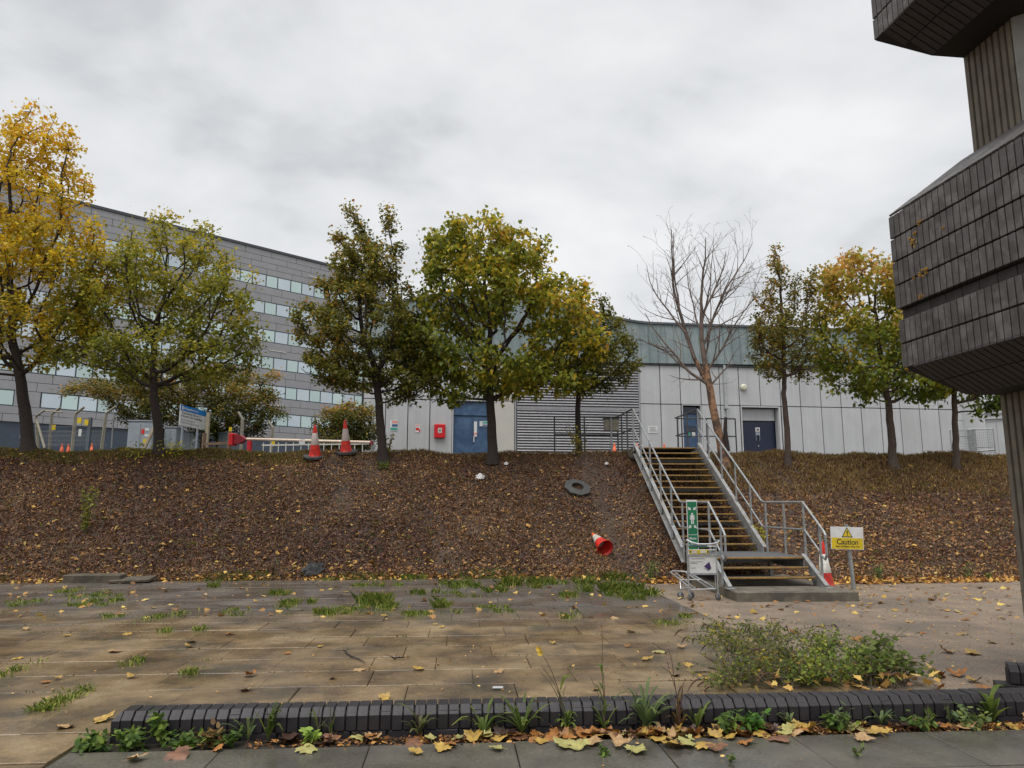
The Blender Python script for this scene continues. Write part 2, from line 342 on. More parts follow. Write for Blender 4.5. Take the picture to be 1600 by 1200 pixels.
# ------------------------------------------------------------------ mesh helpers
class MB:
    def __init__(s): s.v = []; s.f = []; s.smooth = False
    def add(s, vs, fs):
        o = len(s.v); s.v += [tuple(map(float, p)) for p in vs]; s.f += [tuple(i + o for i in f) for f in fs]; return s
    def box(s, c, d, rot=None, bev=0.0):
        x, y, z = d[0] / 2, d[1] / 2, d[2] / 2
        if bev:
            b = bev
            vs = []
            for sz in (-1, 1):
                vs += [(-x + b, -y, sz * (z - b)), (x - b, -y, sz * (z - b)), (x, -y + b, sz * (z - b)), (x, y - b, sz * (z - b)),
                       (x - b, y, sz * (z - b)), (-x + b, y, sz * (z - b)), (-x, y - b, sz * (z - b)), (-x, -y + b, sz * (z - b))]
            k = b * 1.3
            vs += [(-x + k, -y + k, -z), (x - k, -y + k, -z), (x - k, y - k, -z), (-x + k, y - k, -z)]
            vs += [(-x + k, -y + k, z), (x - k, -y + k, z), (x - k, y - k, z), (-x + k, y - k, z)]
            fs = [(i, (i + 1) % 8, 8 + (i + 1) % 8, 8 + i) for i in range(8)]
            fs += [(20, 21, 22, 23), (19, 18, 17, 16)]
            t = 8; fs += [(t + 0, t + 1, 21, 20), (t + 2, t + 3, 22, 21), (t + 4, t + 5, 23, 22), (t + 6, t + 7, 20, 23), (t + 1, t + 2, 21), (t + 3, t + 4, 22), (t + 5, t + 6, 23), (t + 7, t + 0, 20)]
            fs += [(1, 0, 16, 17), (3, 2, 17, 18), (5, 4, 18, 19), (7, 6, 19, 16), (2, 1, 17), (4, 3, 18), (6, 5, 19), (0, 7, 16)]
        else:
            vs = [(-x, -y, -z), (x, -y, -z), (x, y, -z), (-x, y, -z), (-x, -y, z), (x, -y, z), (x, y, z), (-x, y, z)]
            fs = [(3, 2, 1, 0), (4, 5, 6, 7), (0, 1, 5, 4), (1, 2, 6, 5), (2, 3, 7, 6), (3, 0, 4, 7)]
        M = Matrix.Translation(Vector(c))
        if rot is not None: M = M @ (rot.to_4x4() if not isinstance(rot, (int, float)) else Matrix.Rotation(rot, 4, 'Z'))
        return s.add([tuple(M @ Vector(p)) for p in vs], fs)
    def hexa(s, lo, hi):
        """a block from its four lower and four upper corners"""
        return s.add(list(lo) + list(hi), [(3, 2, 1, 0), (4, 5, 6, 7), (0, 1, 5, 4), (1, 2, 6, 5), (2, 3, 7, 6), (3, 0, 4, 7)])
    def tube(s, pts, rad, n=8, caps=True):
        pts = [Vector(tuple(map(float, p))) for p in pts]
        if isinstance(rad, (int, float)): rad = [rad] * len(pts)
        o = len(s.v); N = len(pts)
        up = Vector((0, 0, 1))
        prev = None
        for i, p in enumerate(pts):
            d = (pts[min(i + 1, N - 1)] - pts[max(i - 1, 0)])
            if d.length < 1e-9: d = Vector((0, 0, 1))
            d.normalize()
            if prev is None:
                a = d.cross(up)
                if a.length < 0.1: a = d.cross(Vector((1, 0, 0)))
            else:
                a = prev - d * prev.dot(d)
                if a.length < 1e-5: a = d.cross(up)
            a.normalize(); prev = a
            b = d.cross(a)
            for k in range(n):
                t = 2 * math.pi * k / n
                q = p + (a * math.cos(t) + b * math.sin(t)) * rad[i]
                s.v.append(tuple(q))
        for i in range(N - 1):
            for k in range(n):
                s.f.append((o + i * n + k, o + i * n + (k + 1) % n, o + (i + 1) * n + (k + 1) % n, o + (i + 1) * n + k))
        if caps:
            s.f.append(tuple(o + k for k in reversed(range(n)))); s.f.append(tuple(o + (N - 1) * n + k for k in range(n)))
        return s
    def lathe(s, prof, n=20, c=(0, 0, 0)):
        o = len(s.v)
        for r, z in prof:
            for k in range(n):
                t = 2 * math.pi * k / n
                s.v.append((c[0] + r * math.cos(t), c[1] + r * math.sin(t), c[2] + z))
        for i in range(len(prof) - 1):
            for k in range(n):
                s.f.append((o + i * n + k, o + i * n + (k + 1) % n, o + (i + 1) * n + (k + 1) % n, o + (i + 1) * n + k))
        return s
    def prism(s, poly, z0, z1):
        n = len(poly); o = len(s.v)
        s.v += [(float(p[0]), float(p[1]), z0) for p in poly] + [(float(p[0]), float(p[1]), z1) for p in poly]
        s.f.append(tuple(o + i for i in reversed(range(n)))); s.f.append(tuple(o + n + i for i in range(n)))
        for i in range(n): s.f.append((o + i, o + (i + 1) % n, o + n + (i + 1) % n, o + n + i))
        return s
    def quad(s, a, b, c, d): return s.add([a, b, c, d], [(0, 1, 2, 3)])
    def mesh(s, name, mat, smooth=False):
        me = bpy.data.meshes.new(name); me.from_pydata(s.v, [], s.f); me.update()
        if mat: me.materials.append(MATS[mat] if isinstance(mat, str) else mat)
        if smooth or s.smooth: me.polygons.foreach_set('use_smooth', [True] * len(me.polygons))
        return me

def tag(o, label=None, cat=None, group=None, kind=None):
    if label: o['label'] = label
    if cat: o['category'] = cat
    if group: o['group'] = group
    if kind: o['kind'] = kind
    return o
def T4(loc=(0, 0, 0), rz=0.0, rx=0.0, ry=0.0):
    return Matrix.Translation(Vector(tuple(map(float, loc)))) @ Euler((rx, ry, rz)).to_matrix().to_4x4()
def empty(name, loc=(0, 0, 0), rz=0.0, **kw):
    o = bpy.data.objects.new(name, None); COL.objects.link(o)
    o.location = tuple(map(float, loc)); o.rotation_euler = (0, 0, rz); o.empty_display_size = 0.1
    return tag(o, **kw)
def place(name, me, parent=None, loc=(0, 0, 0), rot=(0, 0, 0), world=False, **kw):
    o = bpy.data.objects.new(name, me); COL.objects.link(o)
    o.location = tuple(map(float, loc)); o.rotation_euler = rot
    if parent is not None:
        o.parent = parent
        if world:
            M = Matrix.Identity(4); q = parent
            while q is not None:
                M = (T4(q.location, q.rotation_euler[2], q.rotation_euler[0], q.rotation_euler[1]) if q.matrix_parent_inverse == Matrix.Identity(4) else q.matrix_parent_inverse @ T4(q.location, q.rotation_euler[2], q.rotation_euler[0], q.rotation_euler[1])) @ M
                q = q.parent
            o.matrix_parent_inverse = M.inverted()
    return tag(o, **kw)
def obj(name, mb, mat, parent=None, world=False, smooth=False, **kw):
    return place(name, mb.mesh(name, mat, smooth), parent, world=world, **kw)
def text(s, size, M, mat, parent, name='lettering', align='LEFT', sx=1.0, ext=0.001, bold=0.0):
    c = bpy.data.curves.new(name, 'FONT'); c.body = s; c.size = size; c.extrude = ext; c.align_x = align; c.offset = bold
    c.materials.append(MATS[mat])
    t_ = bpy.data.objects.new(name, c); COL.objects.link(t_)
    me = bpy.data.meshes.new_from_object(t_.evaluated_get(bpy.context.evaluated_depsgraph_get()))
    bpy.data.objects.remove(t_)
    if not me.materials: me.materials.append(MATS[mat])
    o = bpy.data.objects.new(name, me); COL.objects.link(o); o.parent = parent
    o.matrix_local = M @ Matrix.Diagonal((sx, 1, 1, 1))
    return o
def copy_tree(o, parent=None):
    c = o.copy(); COL.objects.link(c)
    if parent is not None: c.parent = parent
    for ch in CH.get(o.name, []): copy_tree(ch, c)
    return c
CH = {}
def index_children(o):
    CH[o.name] = [c for c in list(COL.objects) if c.parent == o]
    for c in CH[o.name]: index_children(c)

GAIN = {'leaf': np.array([2.35, 2.25, 1.45]), 'litter': np.array([2.12, 1.95, 1.52]), 'blade': np.array([1.75, 1.8, 1.2])}
def soup(name, V, per, mat, cols, parent=None, **kw):
    """many flat polygons of `per` vertices each; V is (n*per,3); cols (n,3)"""
    n = len(V) // per
    me = bpy.data.meshes.new(name)
    me.vertices.add(len(V)); me.vertices.foreach_set('co', np.asarray(V, np.float32).ravel())
    me.loops.add(n * per); me.loops.foreach_set('vertex_index', np.arange(n * per, dtype=np.int32))
    me.polygons.add(n)
    me.polygons.foreach_set('loop_start', np.arange(0, n * per, per, dtype=np.int32))
    me.update(calc_edges=True)
    a = me.attributes.new('Col', 'FLOAT_COLOR', 'FACE')
    c4 = np.ones((n, 4), np.float32); c4[:, :3] = np.clip(np.asarray(cols) * GAIN.get(mat, 1.0), 0, 0.75)
    a.data.foreach_set('color', c4.ravel())
    me.materials.append(MATS[mat])
    o = bpy.data.objects.new(name, me); COL.objects.link(o)
    if parent is not None: o.parent = parent
    return tag(o, **kw)
def frames(n, tilt_mean=0.5, tilt_sd=0.5, up=None):
    """random orthonormal frames: width axis, length axis"""
    az = rng.uniform(0, 2 * math.pi, n)
    pit = rng.normal(tilt_mean, tilt_sd, n)          # droop below horizontal, radians
    L = np.stack([np.cos(az) * np.cos(pit), np.sin(az) * np.cos(pit), -np.sin(pit)], 1)
    roll = rng.normal(0, 0.6, n)
    S = np.stack([-np.sin(az), np.cos(az), np.zeros(n)], 1)
    N = np.cross(S, L)
    Wd = S * np.cos(roll)[:, None] + N * np.sin(roll)[:, None]
    return Wd, L
MAPLE = np.array([(0, 0), (.26, -.06), (.24, .14), (.52, .34), (.26, .44), (.20, .66), (0, 1.0), (-.20, .66), (-.26, .44), (-.52, .34), (-.24, .14), (-.26, -.06)])
SMALLM = np.array([(0, 0), (.30, .05), (.46, .42), (.20, .50), (0, 1.0), (-.20, .50), (-.46, .42), (-.30, .05)])
OVAL = np.array([(0, 0), (.26, .28), (.22, .68), (0, 1.0), (-.22, .68), (-.26, .28)])
LANCE = np.array([(0, 0), (.13, .3), (.10, .7), (0, 1.0), (-.10, .7), (-.13, .3)])
def leafcloud(P, size, shape, tm=0.5, ts=0.5):
    n = len(P); Wd, L = frames(n, tm, ts)
    s = np.asarray(size)[:, None, None]
    V = P[:, None, :] + s * (shape[None, :, 0:1] * Wd[:, None, :] + shape[None, :, 1:2] * L[:, None, :])
    return V.reshape(-1, 3), len(shape)
def noise3(P, sc, seed=0):
    r = np.random.default_rng(seed); out = np.zeros(len(P))
    for k in range(5):
        d = r.normal(size=3) * sc * (1 + k * 0.6); out += np.sin(P @ d + r.uniform(0, 6.28)) / (1 + 0.5 * k)
    return out / 2.2
def palette(stops, t):
    t = np.clip(t, 0, 1); x = [s[0] for s in stops]; c = np.array([s[1] for s in stops])
    return np.stack([np.interp(t, x, c[:, k]) for k in range(3)], 1)

# ================================================================== THE SETTING
def gravel_mat(name, a, b_, c, sc=70):
    m = mk(name, a, b_, 2.2, 0.8, 0.5, sc, coord='World', c3=c, scale3=0.55, amt3=0.7, rough2=0.6, bdist=0.02, grain=(38, 0.42))
    return m
gravel_mat('tarmac', (0.175, 0.135, 0.100), (0.250, 0.190, 0.136), (0.105, 0.086, 0.070))
mk('plateau', (0.06, 0.058, 0.055), (0.085, 0.08, 0.07), 0.5, 0.9, 0.3, 20, coord='World')
mk('earth', (0.052, 0.036, 0.027), (0.090, 0.062, 0.044), 3.5, 0.95, 0.8, 22, coord='World', c3=(0.040, 0.028, 0.025), scale3=0.7, amt3=0.8, bdist=0.03)
mk('dirt', (0.020, 0.016, 0.012), (0.036, 0.028, 0.020), 9, 0.95, 0.8, 60, coord='World', bdist=0.02)

# lower ground, one sheet, from far behind the camera to under the bank
mb = MB()
mb.quad((-900, -900, 0), (900, -900, 0), (900, 18.5, 0), (-900, 18.5, 0))
obj('ground', mb, 'tarmac', kind='structure')

def grid_sheet(us, vs, zoff=0.0, bump=True):
    U, V = np.meshgrid(us, vs, indexing='ij')
    X, Y = xy(U, V); Z = terr(X, Y, bump) + zoff
    nu, nv = U.shape
    v = np.stack([X, Y, Z], -1).reshape(-1, 3)
    i = np.arange((nu - 1) * (nv - 1)); a = (i // (nv - 1)) * nv + i % (nv - 1)
    f = np.stack([a, a + nv, a + nv + 1, a + 1], 1)
    me = bpy.data.meshes.new('sheet'); me.from_pydata(v.tolist(), [], f.tolist()); me.update()
    me.polygons.foreach_set('use_smooth', [True] * len(me.polygons))
    return me
us = np.concatenate([[-500, -200, -90, -50, -30], np.arange(-22, 26, 0.16), [30, 50, 90, 200, 500]])
me = grid_sheet(us, np.arange(15.7, 22.6, 0.12), -0.004)
me.materials.append(MATS['earth']); place('embankment', me, kind='structure')
vs = np.concatenate([[22.4, 24, 27, 30, 34, 38, 42, 46, 51.3], [80, 150, 400, 1200]])
me = grid_sheet(np.array([-1500, -300, -60, -30, -15, 0, 15, 30, 60, 300, 1500.]), vs, -0.01, False)
me.materials.append(MATS['plateau']); place('upper_ground', me, kind='structure')

# ---- paved plaza: bed + individual slabs
PITCH, SLAB = 0.655, 1.02
plaza = MB()
def uvq(u0, u1, v0, v1, z):
    return [(*xy(u0, v0), z), (*xy(u1, v0), z), (*xy(u1, v1), z), (*xy(u0, v1), z)]
plaza.quad(*uvq(-14.5, 3.9, 6.1, 17.45, 0.006)); plaza.quad(*uvq(-9, -2.72, 2.0, 6.1, 0.006))
plz = obj('plaza', plaza, 'soil_bed', kind='structure')
def slab_mesh(w, d, h, bev=0.006):
    return MB().box((0, 0, -h / 2), (w, d, h), None, bev).mesh('paving_slab', 'paving')
sl = [slab_mesh(SLAB - 0.005, PITCH - 0.009, 0.05, .004), slab_mesh(SLAB - 0.007, PITCH - 0.012, 0.05, .006), slab_mesh(SLAB * 0.68 - 0.006, PITCH - 0.009, 0.05, .004)]
nslab = 0
r2 = random.Random(5)
offs = 0.0
v = 6.16 + PITCH / 2
row = 0
while v < 17.3:
    offs = (row * 0.37 + r2.uniform(-0.12, 0.12)) % SLAB
    u = 3.9 - offs
    if offs > .05:
        x, y = xy(3.9 - offs / 2, v); fo_ = place('paving_slab', sl[0], plz, (x, y, 0.029), (0, 0, GP)); fo_.scale = (max(.05, (offs - .006) / (SLAB - .005)), 1, 1)
    # ragged right edge filled by a short slab
    lim = -8.5 * (v / 10.2) - 1.6
    first = True
    while u - SLAB / 2 > max(lim, -14):
        k = 2 if r2.random() < 0.06 else (1 if r2.random() < 0.4 else 0)
        wdt = SLAB * 0.68 if k == 2 else SLAB
        b = float(np.interp(u - wdt / 2, BX, BV))
        if v < b + 0.35:
            x, y = xy(u - wdt / 2, v)
            place('paving_slab', sl[k], plz, (x, y, 0.030 + r2.gauss(0, 0.0028)), (r2.gauss(0, 0.0035), r2.gauss(0, 0.003), GP + r2.gauss(0, 0.0015)))
            nslab += 1
        u -= wdt
    v += PITCH; row += 1
for rr2 in range(5):
    v = 6.16 - PITCH / 2 - PITCH * rr2; u = -2.74
    wd2 = SLAB * .68 if rr2 % 2 else SLAB
    while u > -7:
        x, y = xy(u - wd2 / 2, v)
        place('paving_slab', sl[2] if wd2 < SLAB else sl[0], plz, (x, y, 0.030 + r2.gauss(0, 0.0025)), (r2.gauss(0, 0.003), r2.gauss(0, 0.003), GP))
        u -= wd2; wd2 = SLAB
print('slabs', nslab)

# ---- front pavement below the brick kerb
fp = MB(); fp.quad(*uvq(-2.72, 9, -6, 6.06, 0.004)); fpo = obj('footway', fp, 'dirt', kind='structure')
fs = MB().box((0, 0, -0.03), (1.05 - 0.008, 0.72 - 0.008, 0.06), None, 0.004).mesh('paving_slab', 'paving_dark')
for r_ in range(4):
    vv = 5.72 - 0.36 - 0.72 * r_
    u = -2.70 + ((0.47 * r_) % 1.05 if r_ % 2 == 0 else 0)
    while u < 6.5:
        x, y = xy(u + 0.52, vv)
        place('paving_slab', fs, fpo, (x, y, 0.026 + r2.gauss(0, 0.002)), (r2.gauss(0, 0.003), r2.gauss(0, 0.003), GP))
        u += 1.05

# ---- brick kerb wall: coping bricks on edge over a stretcher course
WA = 0.0765
wd = np.array([math.cos(WA), math.sin(WA)]); wn = np.array([-math.sin(WA), math.cos(WA)])
w0 = np.array([-2.965, 5.745])
wall = empty('brick_kerb_wall', (w0[0], w0[1], 0), WA, label='long low kerb wall of black bricks with chamfered coping along the pavement', cat='wall')
def coping_brick(w=0.078, d=0.215, z0=0.062, z1=0.222, ch=0.055):
    prof = [(0, z0), (d, z0), (d, z1), (ch, z1), (0, z1 - ch)]
    m = MB(); n = len(prof); e = 0.004
    vs = []
    for x, k in ((0, 1), (e, 0), (w - e, 0), (w, 1)):
        for (y, z) in prof:
            cy, cz = d / 2, (z0 + z1) / 2
            s = 0.965 if k else 1.0
            vs.append((x, cy + (y - cy) * s, cz + (z - cz) * s))
    fs = [tuple(reversed(range(n))), tuple(range(3 * n, 4 * n))]
    for a in range(3):
        for i in range(n):
            j = (i + 1) % n; fs.append((a * n + i, a * n + j, (a + 1) * n + j, (a + 1) * n + i))
    m.add(vs, fs); return m.mesh('coping_brick', 'brick_dark')
cbm = coping_brick()
NB = 94
PB = 0.0868
for i in range(NB):
    place('coping_brick', cbm, wall, (0.0 + i * PB + 0.06, r2.gauss(0, 0.002), r2.gauss(0, 0.0012)), (0, r2.gauss(0, 0.004), r2.gauss(0, 0.006)))
# hipped end brick
m = MB(); zt, zb, z0 = 0.222, 0.166, 0.062
m.add([(-0.005, 0, z0), (0.055, 0, z0), (0.055, 0.215, z0), (-0.005, 0.215, z0), (-0.005, 0, zb), (0.055, 0, zb), (0.055, 0.055, zt), (0.048, 0.055, zt), (-0.005, 0.215, zb), (0.048, 0.215, zt), (0.055, 0.215, zt)],
      [(3, 2, 1, 0), (0, 1, 5, 4), (4, 5, 6, 7), (0, 4, 8, 3), (4, 7, 9, 8), (7, 6, 10, 9), (1, 2, 10, 6, 5), (2, 3, 8, 9, 10)])
obj('end_brick', m, 'brick_dark', wall)
sbm = MB().box((0, 0, 0), (0.262, 0.20, 0.075), None, 0.004).mesh('brick', 'brick_dark')
hb = MB().box((0, 0, 0), (0.12, 0.20, 0.075), None, 0.004).mesh('brick', 'brick_dark')
place('brick', hb, wall, (0.065 - 0.012, 0.104, 0.018))
for i in range(30):
    place('brick', sbm, wall, (0.252 + i * 0.272, 0.104 + r2.gauss(0, 0.0015), 0.018))
m = MB().box((4.05, 0.108, 0.09), (8.06, 0.17, 0.20))
obj('mortar', m, 'tower_joint', wall)
# second stub of the same kerb, at the pier
q = G(1570, 1079)
wall2 = empty('brick_kerb_stub', (q[0] + 0.02, q[1] - 0.02, 0), -0.42, label='short stub of black brick kerb beside the ribbed pier, behind the long kerb', cat='wall')
for i in range(9):
    place('coping_brick', cbm, wall2, (i * PB + 0.03, 0, 0.01))
place('brick', sbm, wall2, (0.04, 0.09, 0.02)); place('brick', sbm, wall2, (0.312, 0.09, 0.02)); place('brick', sbm, wall2, (0.584, 0.09, 0.02))
obj('mortar', MB().box((0.42, 0.108, 0.09), (0.8, 0.17, 0.19)), 'tower_joint', wall2)

# ------------------------------------------------------------------ brick clad stair tower on the right
AZ = math.radians(173.5)
fd = np.array([math.sin(AZ), math.cos(AZ)])              # along the left face, towards the camera
fi = np.array([-fd[1], fd[0]])                           # inward (to the right)
tower = empty('stair_tower', (6.1, 6.9, 0), label='dark brick clad tower with overhanging balconies round a ribbed concrete pier', cat='tower')
Pb = np.array([4.062, 7.5])                              # back left corner of a balcony
def tp(a, t, z):                                        # a along the face, t inward
    p = Pb + fd * a + fi * t; return (p[0], p[1], z)
LEN, WID = 2.35, 3.2
bl = MB().box((0, 0, 0), (0.03, 0.0715, 0.243), None, 0.005).mesh('brick', 'tower_brick')
rt = None
ang = math.atan2(fi[1], fi[0])
def balcony(z0, first):
    """z0: underside corner level"""
    P = lambda a, t, z: tp(a, t, z)
    body = MB()
    o = 0.03
    # lower band core, recess core, upper band core
    for (za, zb_, ins) in ((z0, z0 + 0.515, 0.028), (z0 + 0.515, z0 + 0.625, 0.075), (z0 + 0.625, z0 + 1.65, 0.028)):
        lo = [P(ins, ins, za), P(LEN - ins, ins, za), P(LEN - ins, WID - ins, za), P(ins, WID - ins, za)]
        hi = [P(ins, ins, zb_), P(LEN - ins, ins, zb_), P(LEN - ins, WID - ins, zb_), P(ins, WID - ins, zb_)]
        body.hexa(lo, hi)
    # hipped top and hopper underneath
    def frus(a0, t0, z_0, a1, t1, z_1):
        lo = [P(a0, t0, z_0), P(LEN - a0, t0, z_0), P(LEN - a0, WID - t0, z_0), P(a0, WID - t0, z_0)]
        hi = [P(a1, t1, z_1), P(LEN - a0 - 0.4, t1, z_1), P(LEN - a0 - 0.4, WID - t1, z_1), P(a1, WID - t1, z_1)]
        return lo, hi
    lo, hi = frus(0.03, 0.03, z0 + 1.652, 0.12, 0.86, z0 + 2.30)
    body.hexa(lo, hi)
    up, dn = frus(0.02, 0.02, z0 - 0.002, 0.25, 0.50, z0 - 0.30)
    body.hexa(dn, up)
    obj('core', body, 'tower_joint', tower, world=True)
    far = MB()
    # bricks on the left face
    rows = [z0 + 0.127, z0 + 0.386] + [z0 + 0.625 + 0.129 + 0.2575 * k for k in range(4)]
    n = int(LEN / 0.086)
    for k, z in enumerate(rows):
        out = 0.012 if k >= 2 else -0.004
        for i in range(n):
            p = P(0.045 + i * 0.086, 0.018 - out, z)
            if not first and k >= 2:      # above the picture: one joined part
                far.box(p, (0.03, 0.0715, 0.243), ang); continue
            place('brick', bl, tower, (p[0], p[1], p[2]), (0, r2.gauss(0, 0.004), ang + r2.gauss(0, 0.008)), world=True)
    # back return bricks
    blb = MB().box((0, 0, 0), (0.0785, 0.03, 0.249), None, 0.004).mesh('brick', 'tower_brick')
    for k, z in enumerate(rows):
        out = 0.012 if k >= 2 else -0.004
        for i in range(6):
            p = P(0.012 - out, 0.085 + i * 0.086, z)
            far.box(p, (0.0715, 0.03, 0.243), ang)
        for i in range(int(WID / 0.086) - 1):           # the face towards the viewer
            p = P(LEN - 0.018 + out, 0.085 + i * 0.086, z)
            far.box(p, (0.0715, 0.03, 0.243), ang)
    for r_ in range(3):
        for i in range(int(WID / 0.086) - 8 - 4 * r_):
            f_ = (r_ + .5) / 3
            p = P(LEN - 0.4 * f_ + .0, 0.30 + .28 * r_ + i * 0.086, z0 + 1.665 + .65 * f_)
            far.box(p, (0.0715, 0.20, 0.02), Matrix.Rotation(ang, 3, 'Z') @ Matrix.Rotation(math.atan2(.65, .4), 3, 'X'))
    obj('brickwork', far, 'tower_brick', tower, world=True, kind='stuff')
    # recess tiles
    rtm = MB().box((0, 0, 0), (0.02, 0.21, 0.10)).mesh('brick', 'tower_soffit')
    for i in range(9):
        p = P(0.12 + i * 0.218, 0.07, z0 + 0.57)
        place('brick', rtm, tower, p, (0, 0, ang), world=True)
    # sloping tiles on the top and on the hopper, each a long narrow brick pair
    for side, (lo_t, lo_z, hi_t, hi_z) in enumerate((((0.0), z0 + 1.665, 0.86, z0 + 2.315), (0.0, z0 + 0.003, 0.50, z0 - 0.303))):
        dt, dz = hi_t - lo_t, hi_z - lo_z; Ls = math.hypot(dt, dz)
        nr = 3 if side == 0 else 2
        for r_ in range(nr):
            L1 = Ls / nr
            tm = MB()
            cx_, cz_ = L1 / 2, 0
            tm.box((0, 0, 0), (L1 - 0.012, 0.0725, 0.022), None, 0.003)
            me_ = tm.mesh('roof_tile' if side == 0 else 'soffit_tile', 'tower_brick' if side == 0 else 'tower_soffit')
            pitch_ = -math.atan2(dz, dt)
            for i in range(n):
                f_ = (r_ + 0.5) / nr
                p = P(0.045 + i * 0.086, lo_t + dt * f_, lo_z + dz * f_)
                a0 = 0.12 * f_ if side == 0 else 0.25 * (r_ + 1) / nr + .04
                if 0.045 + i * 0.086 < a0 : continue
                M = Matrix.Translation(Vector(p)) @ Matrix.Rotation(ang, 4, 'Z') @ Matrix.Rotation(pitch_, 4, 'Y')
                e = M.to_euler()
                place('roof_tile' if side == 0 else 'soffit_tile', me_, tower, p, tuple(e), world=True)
balcony(3.145, True)
balcony(6.885, False)
# ribbed pier
C0 = np.array([4.955, 7.36])
def pp(a, t): q_ = C0 + fd * a + fi * t; return (q_[0], q_[1])
NR, RP, CHF = 8, 0.0835, 0.11
pl = NR * RP
core = MB().prism([pp(0.03, 0.03), pp(pl - 0.0, 0.03), pp(pl + CHF - 0.01, CHF + 0.02), pp(pl + CHF, 1.3), pp(0.03, 1.3)][::-1], 0, 13)
obj('pier_core', core, 'pier_groove', tower, world=True)
for i in range(NR):
    a = i * RP
    m = MB().prism([pp(a + 0.006, 0.028), pp(a + 0.012, 0), pp(a + RP - 0.02, 0), pp(a + RP - 0.014, 0.028)][::-1], 0, 12.9)
    obj('rib', m, 'pier', tower, world=True)
obj('chamfer', MB().prism([pp(pl + 0.002, -0.002), pp(pl + 0.03, -0.002), pp(pl + CHF + 0.02, CHF), pp(pl + CHF - 0.02, CHF + 0.03)][::-1], 0, 12.95), 'pier_smooth', tower, world=True)
for i in range(9):
    t = CHF + 0.01 + i * RP
    m = MB().prism([pp(pl + CHF - 0.004, t), pp(pl + CHF + 0.026, t + 0.005), pp(pl + CHF + 0.026, t + RP - 0.02), pp(pl + CHF - 0.004, t + RP - 0.014)][::-1], 0, 12.9)
    obj('rib', m, 'pier', tower, world=True)
# lichen tufts growing in the joints
for (a_, z_, s_) in ((0.37, 4.42, 0.045), (0.42, 4.50, 0.018), (0.50, 4.58, 0.022), (0.50, 4.06, 0.035), (0.44, 4.04, 0.016), (0.35, 4.05, 0.012), (0.42, 3.83, 0.022), (0.11, 3.155, 0.015), (0.82, 4.40, 0.012)):
    P_ = np.array(tp(a_, -0.022, z_ - 0.03)); m = MB()
    for k in range(26):
        o_ = rng.normal(0, 1, 3) * (0.25, 0.9, 0.7) * s_
        c_ = P_ + np.array([o_[0], o_[1], o_[2]]); d = s_ * rng.uniform(0.15, 0.4)
        m.box(c_, (0.008, d, d), Euler((rng.uniform(0, 3), 0.2, 0.3)).to_matrix())
    obj('lichen', m, 'lichen', tower, world=True, kind='stuff')

# ------------------------------------------------------------------ pale metal clad hall behind the trees
PHI = math.radians(8.0)
H0 = W(1190, 710, 42.0); HB = 4.0
hd = np.array([math.cos(PHI), math.sin(PHI)]); hn = np.array([math.sin(PHI), -math.cos(PHI)])      # hn points to the camera
hall = empty('metal_clad_hall', (H0[0], H0[1], HB), PHI, label='long low hall of pale grey metal panels under a green standing seam fascia', cat='building')
def hb_(o=0.0): pass
def hbox(s0, s1, z0, z1, y0, y1, bev=0.0):              # in the hall's own frame: x along, -y to the camera
    return MB().box(((s0 + s1) / 2, (y0 + y1) / 2, (z0 + z1) / 2 - HB), (s1 - s0, y1 - y0, z1 - z0), None, bev)
JZ, SOF = 7.27, 9.62
m = MB()
for s0, s1, z0, z1 in ((-22.6, -17.66, HB, SOF), (-17.66, -15.6, 7.2, SOF), (-15.6, -4.68, HB, SOF), (-4.68, -3.5, 7.2, SOF), (-3.5, -1.14, HB, SOF), (-1.14, 1.32, 7.15, SOF), (1.32, 12.5, HB, SOF)):
    m.box(((s0 + s1) / 2, 0.60, (z0 + z1) / 2 - HB), (s1 - s0, 1.08, z1 - z0))
m.box((-5.05, 9, (HB + SOF) / 2 - HB), (35.1, 15.6, SOF - HB))
obj('wall', m, 'joint_dark', hall)
def panel(s0, s1, z0, z1, mat='panel', g=0.022, nm='panel'):
    obj(nm, hbox(s0 + g, s1 - g, z0 + g, z1 - g, -0.02, 0.05, 0.01), mat, hall)
L1 = [-22.5, -21.31, -20.12, -18.94, -17.73]
for a, b in zip(L1[:-1], L1[1:]): panel(a, b, HB, JZ); panel(a, b, JZ, SOF)
panel(-17.73, -16.6, JZ + .03, SOF); panel(-16.6, -15.5, JZ + .03, SOF)
panel(-15.5, -14.3, HB, JZ, 'cream_panel'); panel(-15.5, -14.3, JZ, SOF, 'cream_panel')
L2 = [-7.13, -5.92, -4.73, -3.50, -2.35, -1.18]
for i, (a, b) in enumerate(zip(L2[:-1], L2[1:])):
    if i != 2: panel(a, b, HB, JZ)
    panel(a, b, JZ, SOF)
L3 = [-1.18, 0.10, 1.36]
for a, b in zip(L3[:-1], L3[1:]): panel(a, b, JZ, SOF)
L4 = [1.36, 2.58, 3.87, 5.13, 6.38, 7.63, 8.89, 10.15, 11.42, 12.45]
for a, b in zip(L4[:-1], L4[1:]): panel(a, b, HB, JZ); panel(a, b, JZ, SOF)
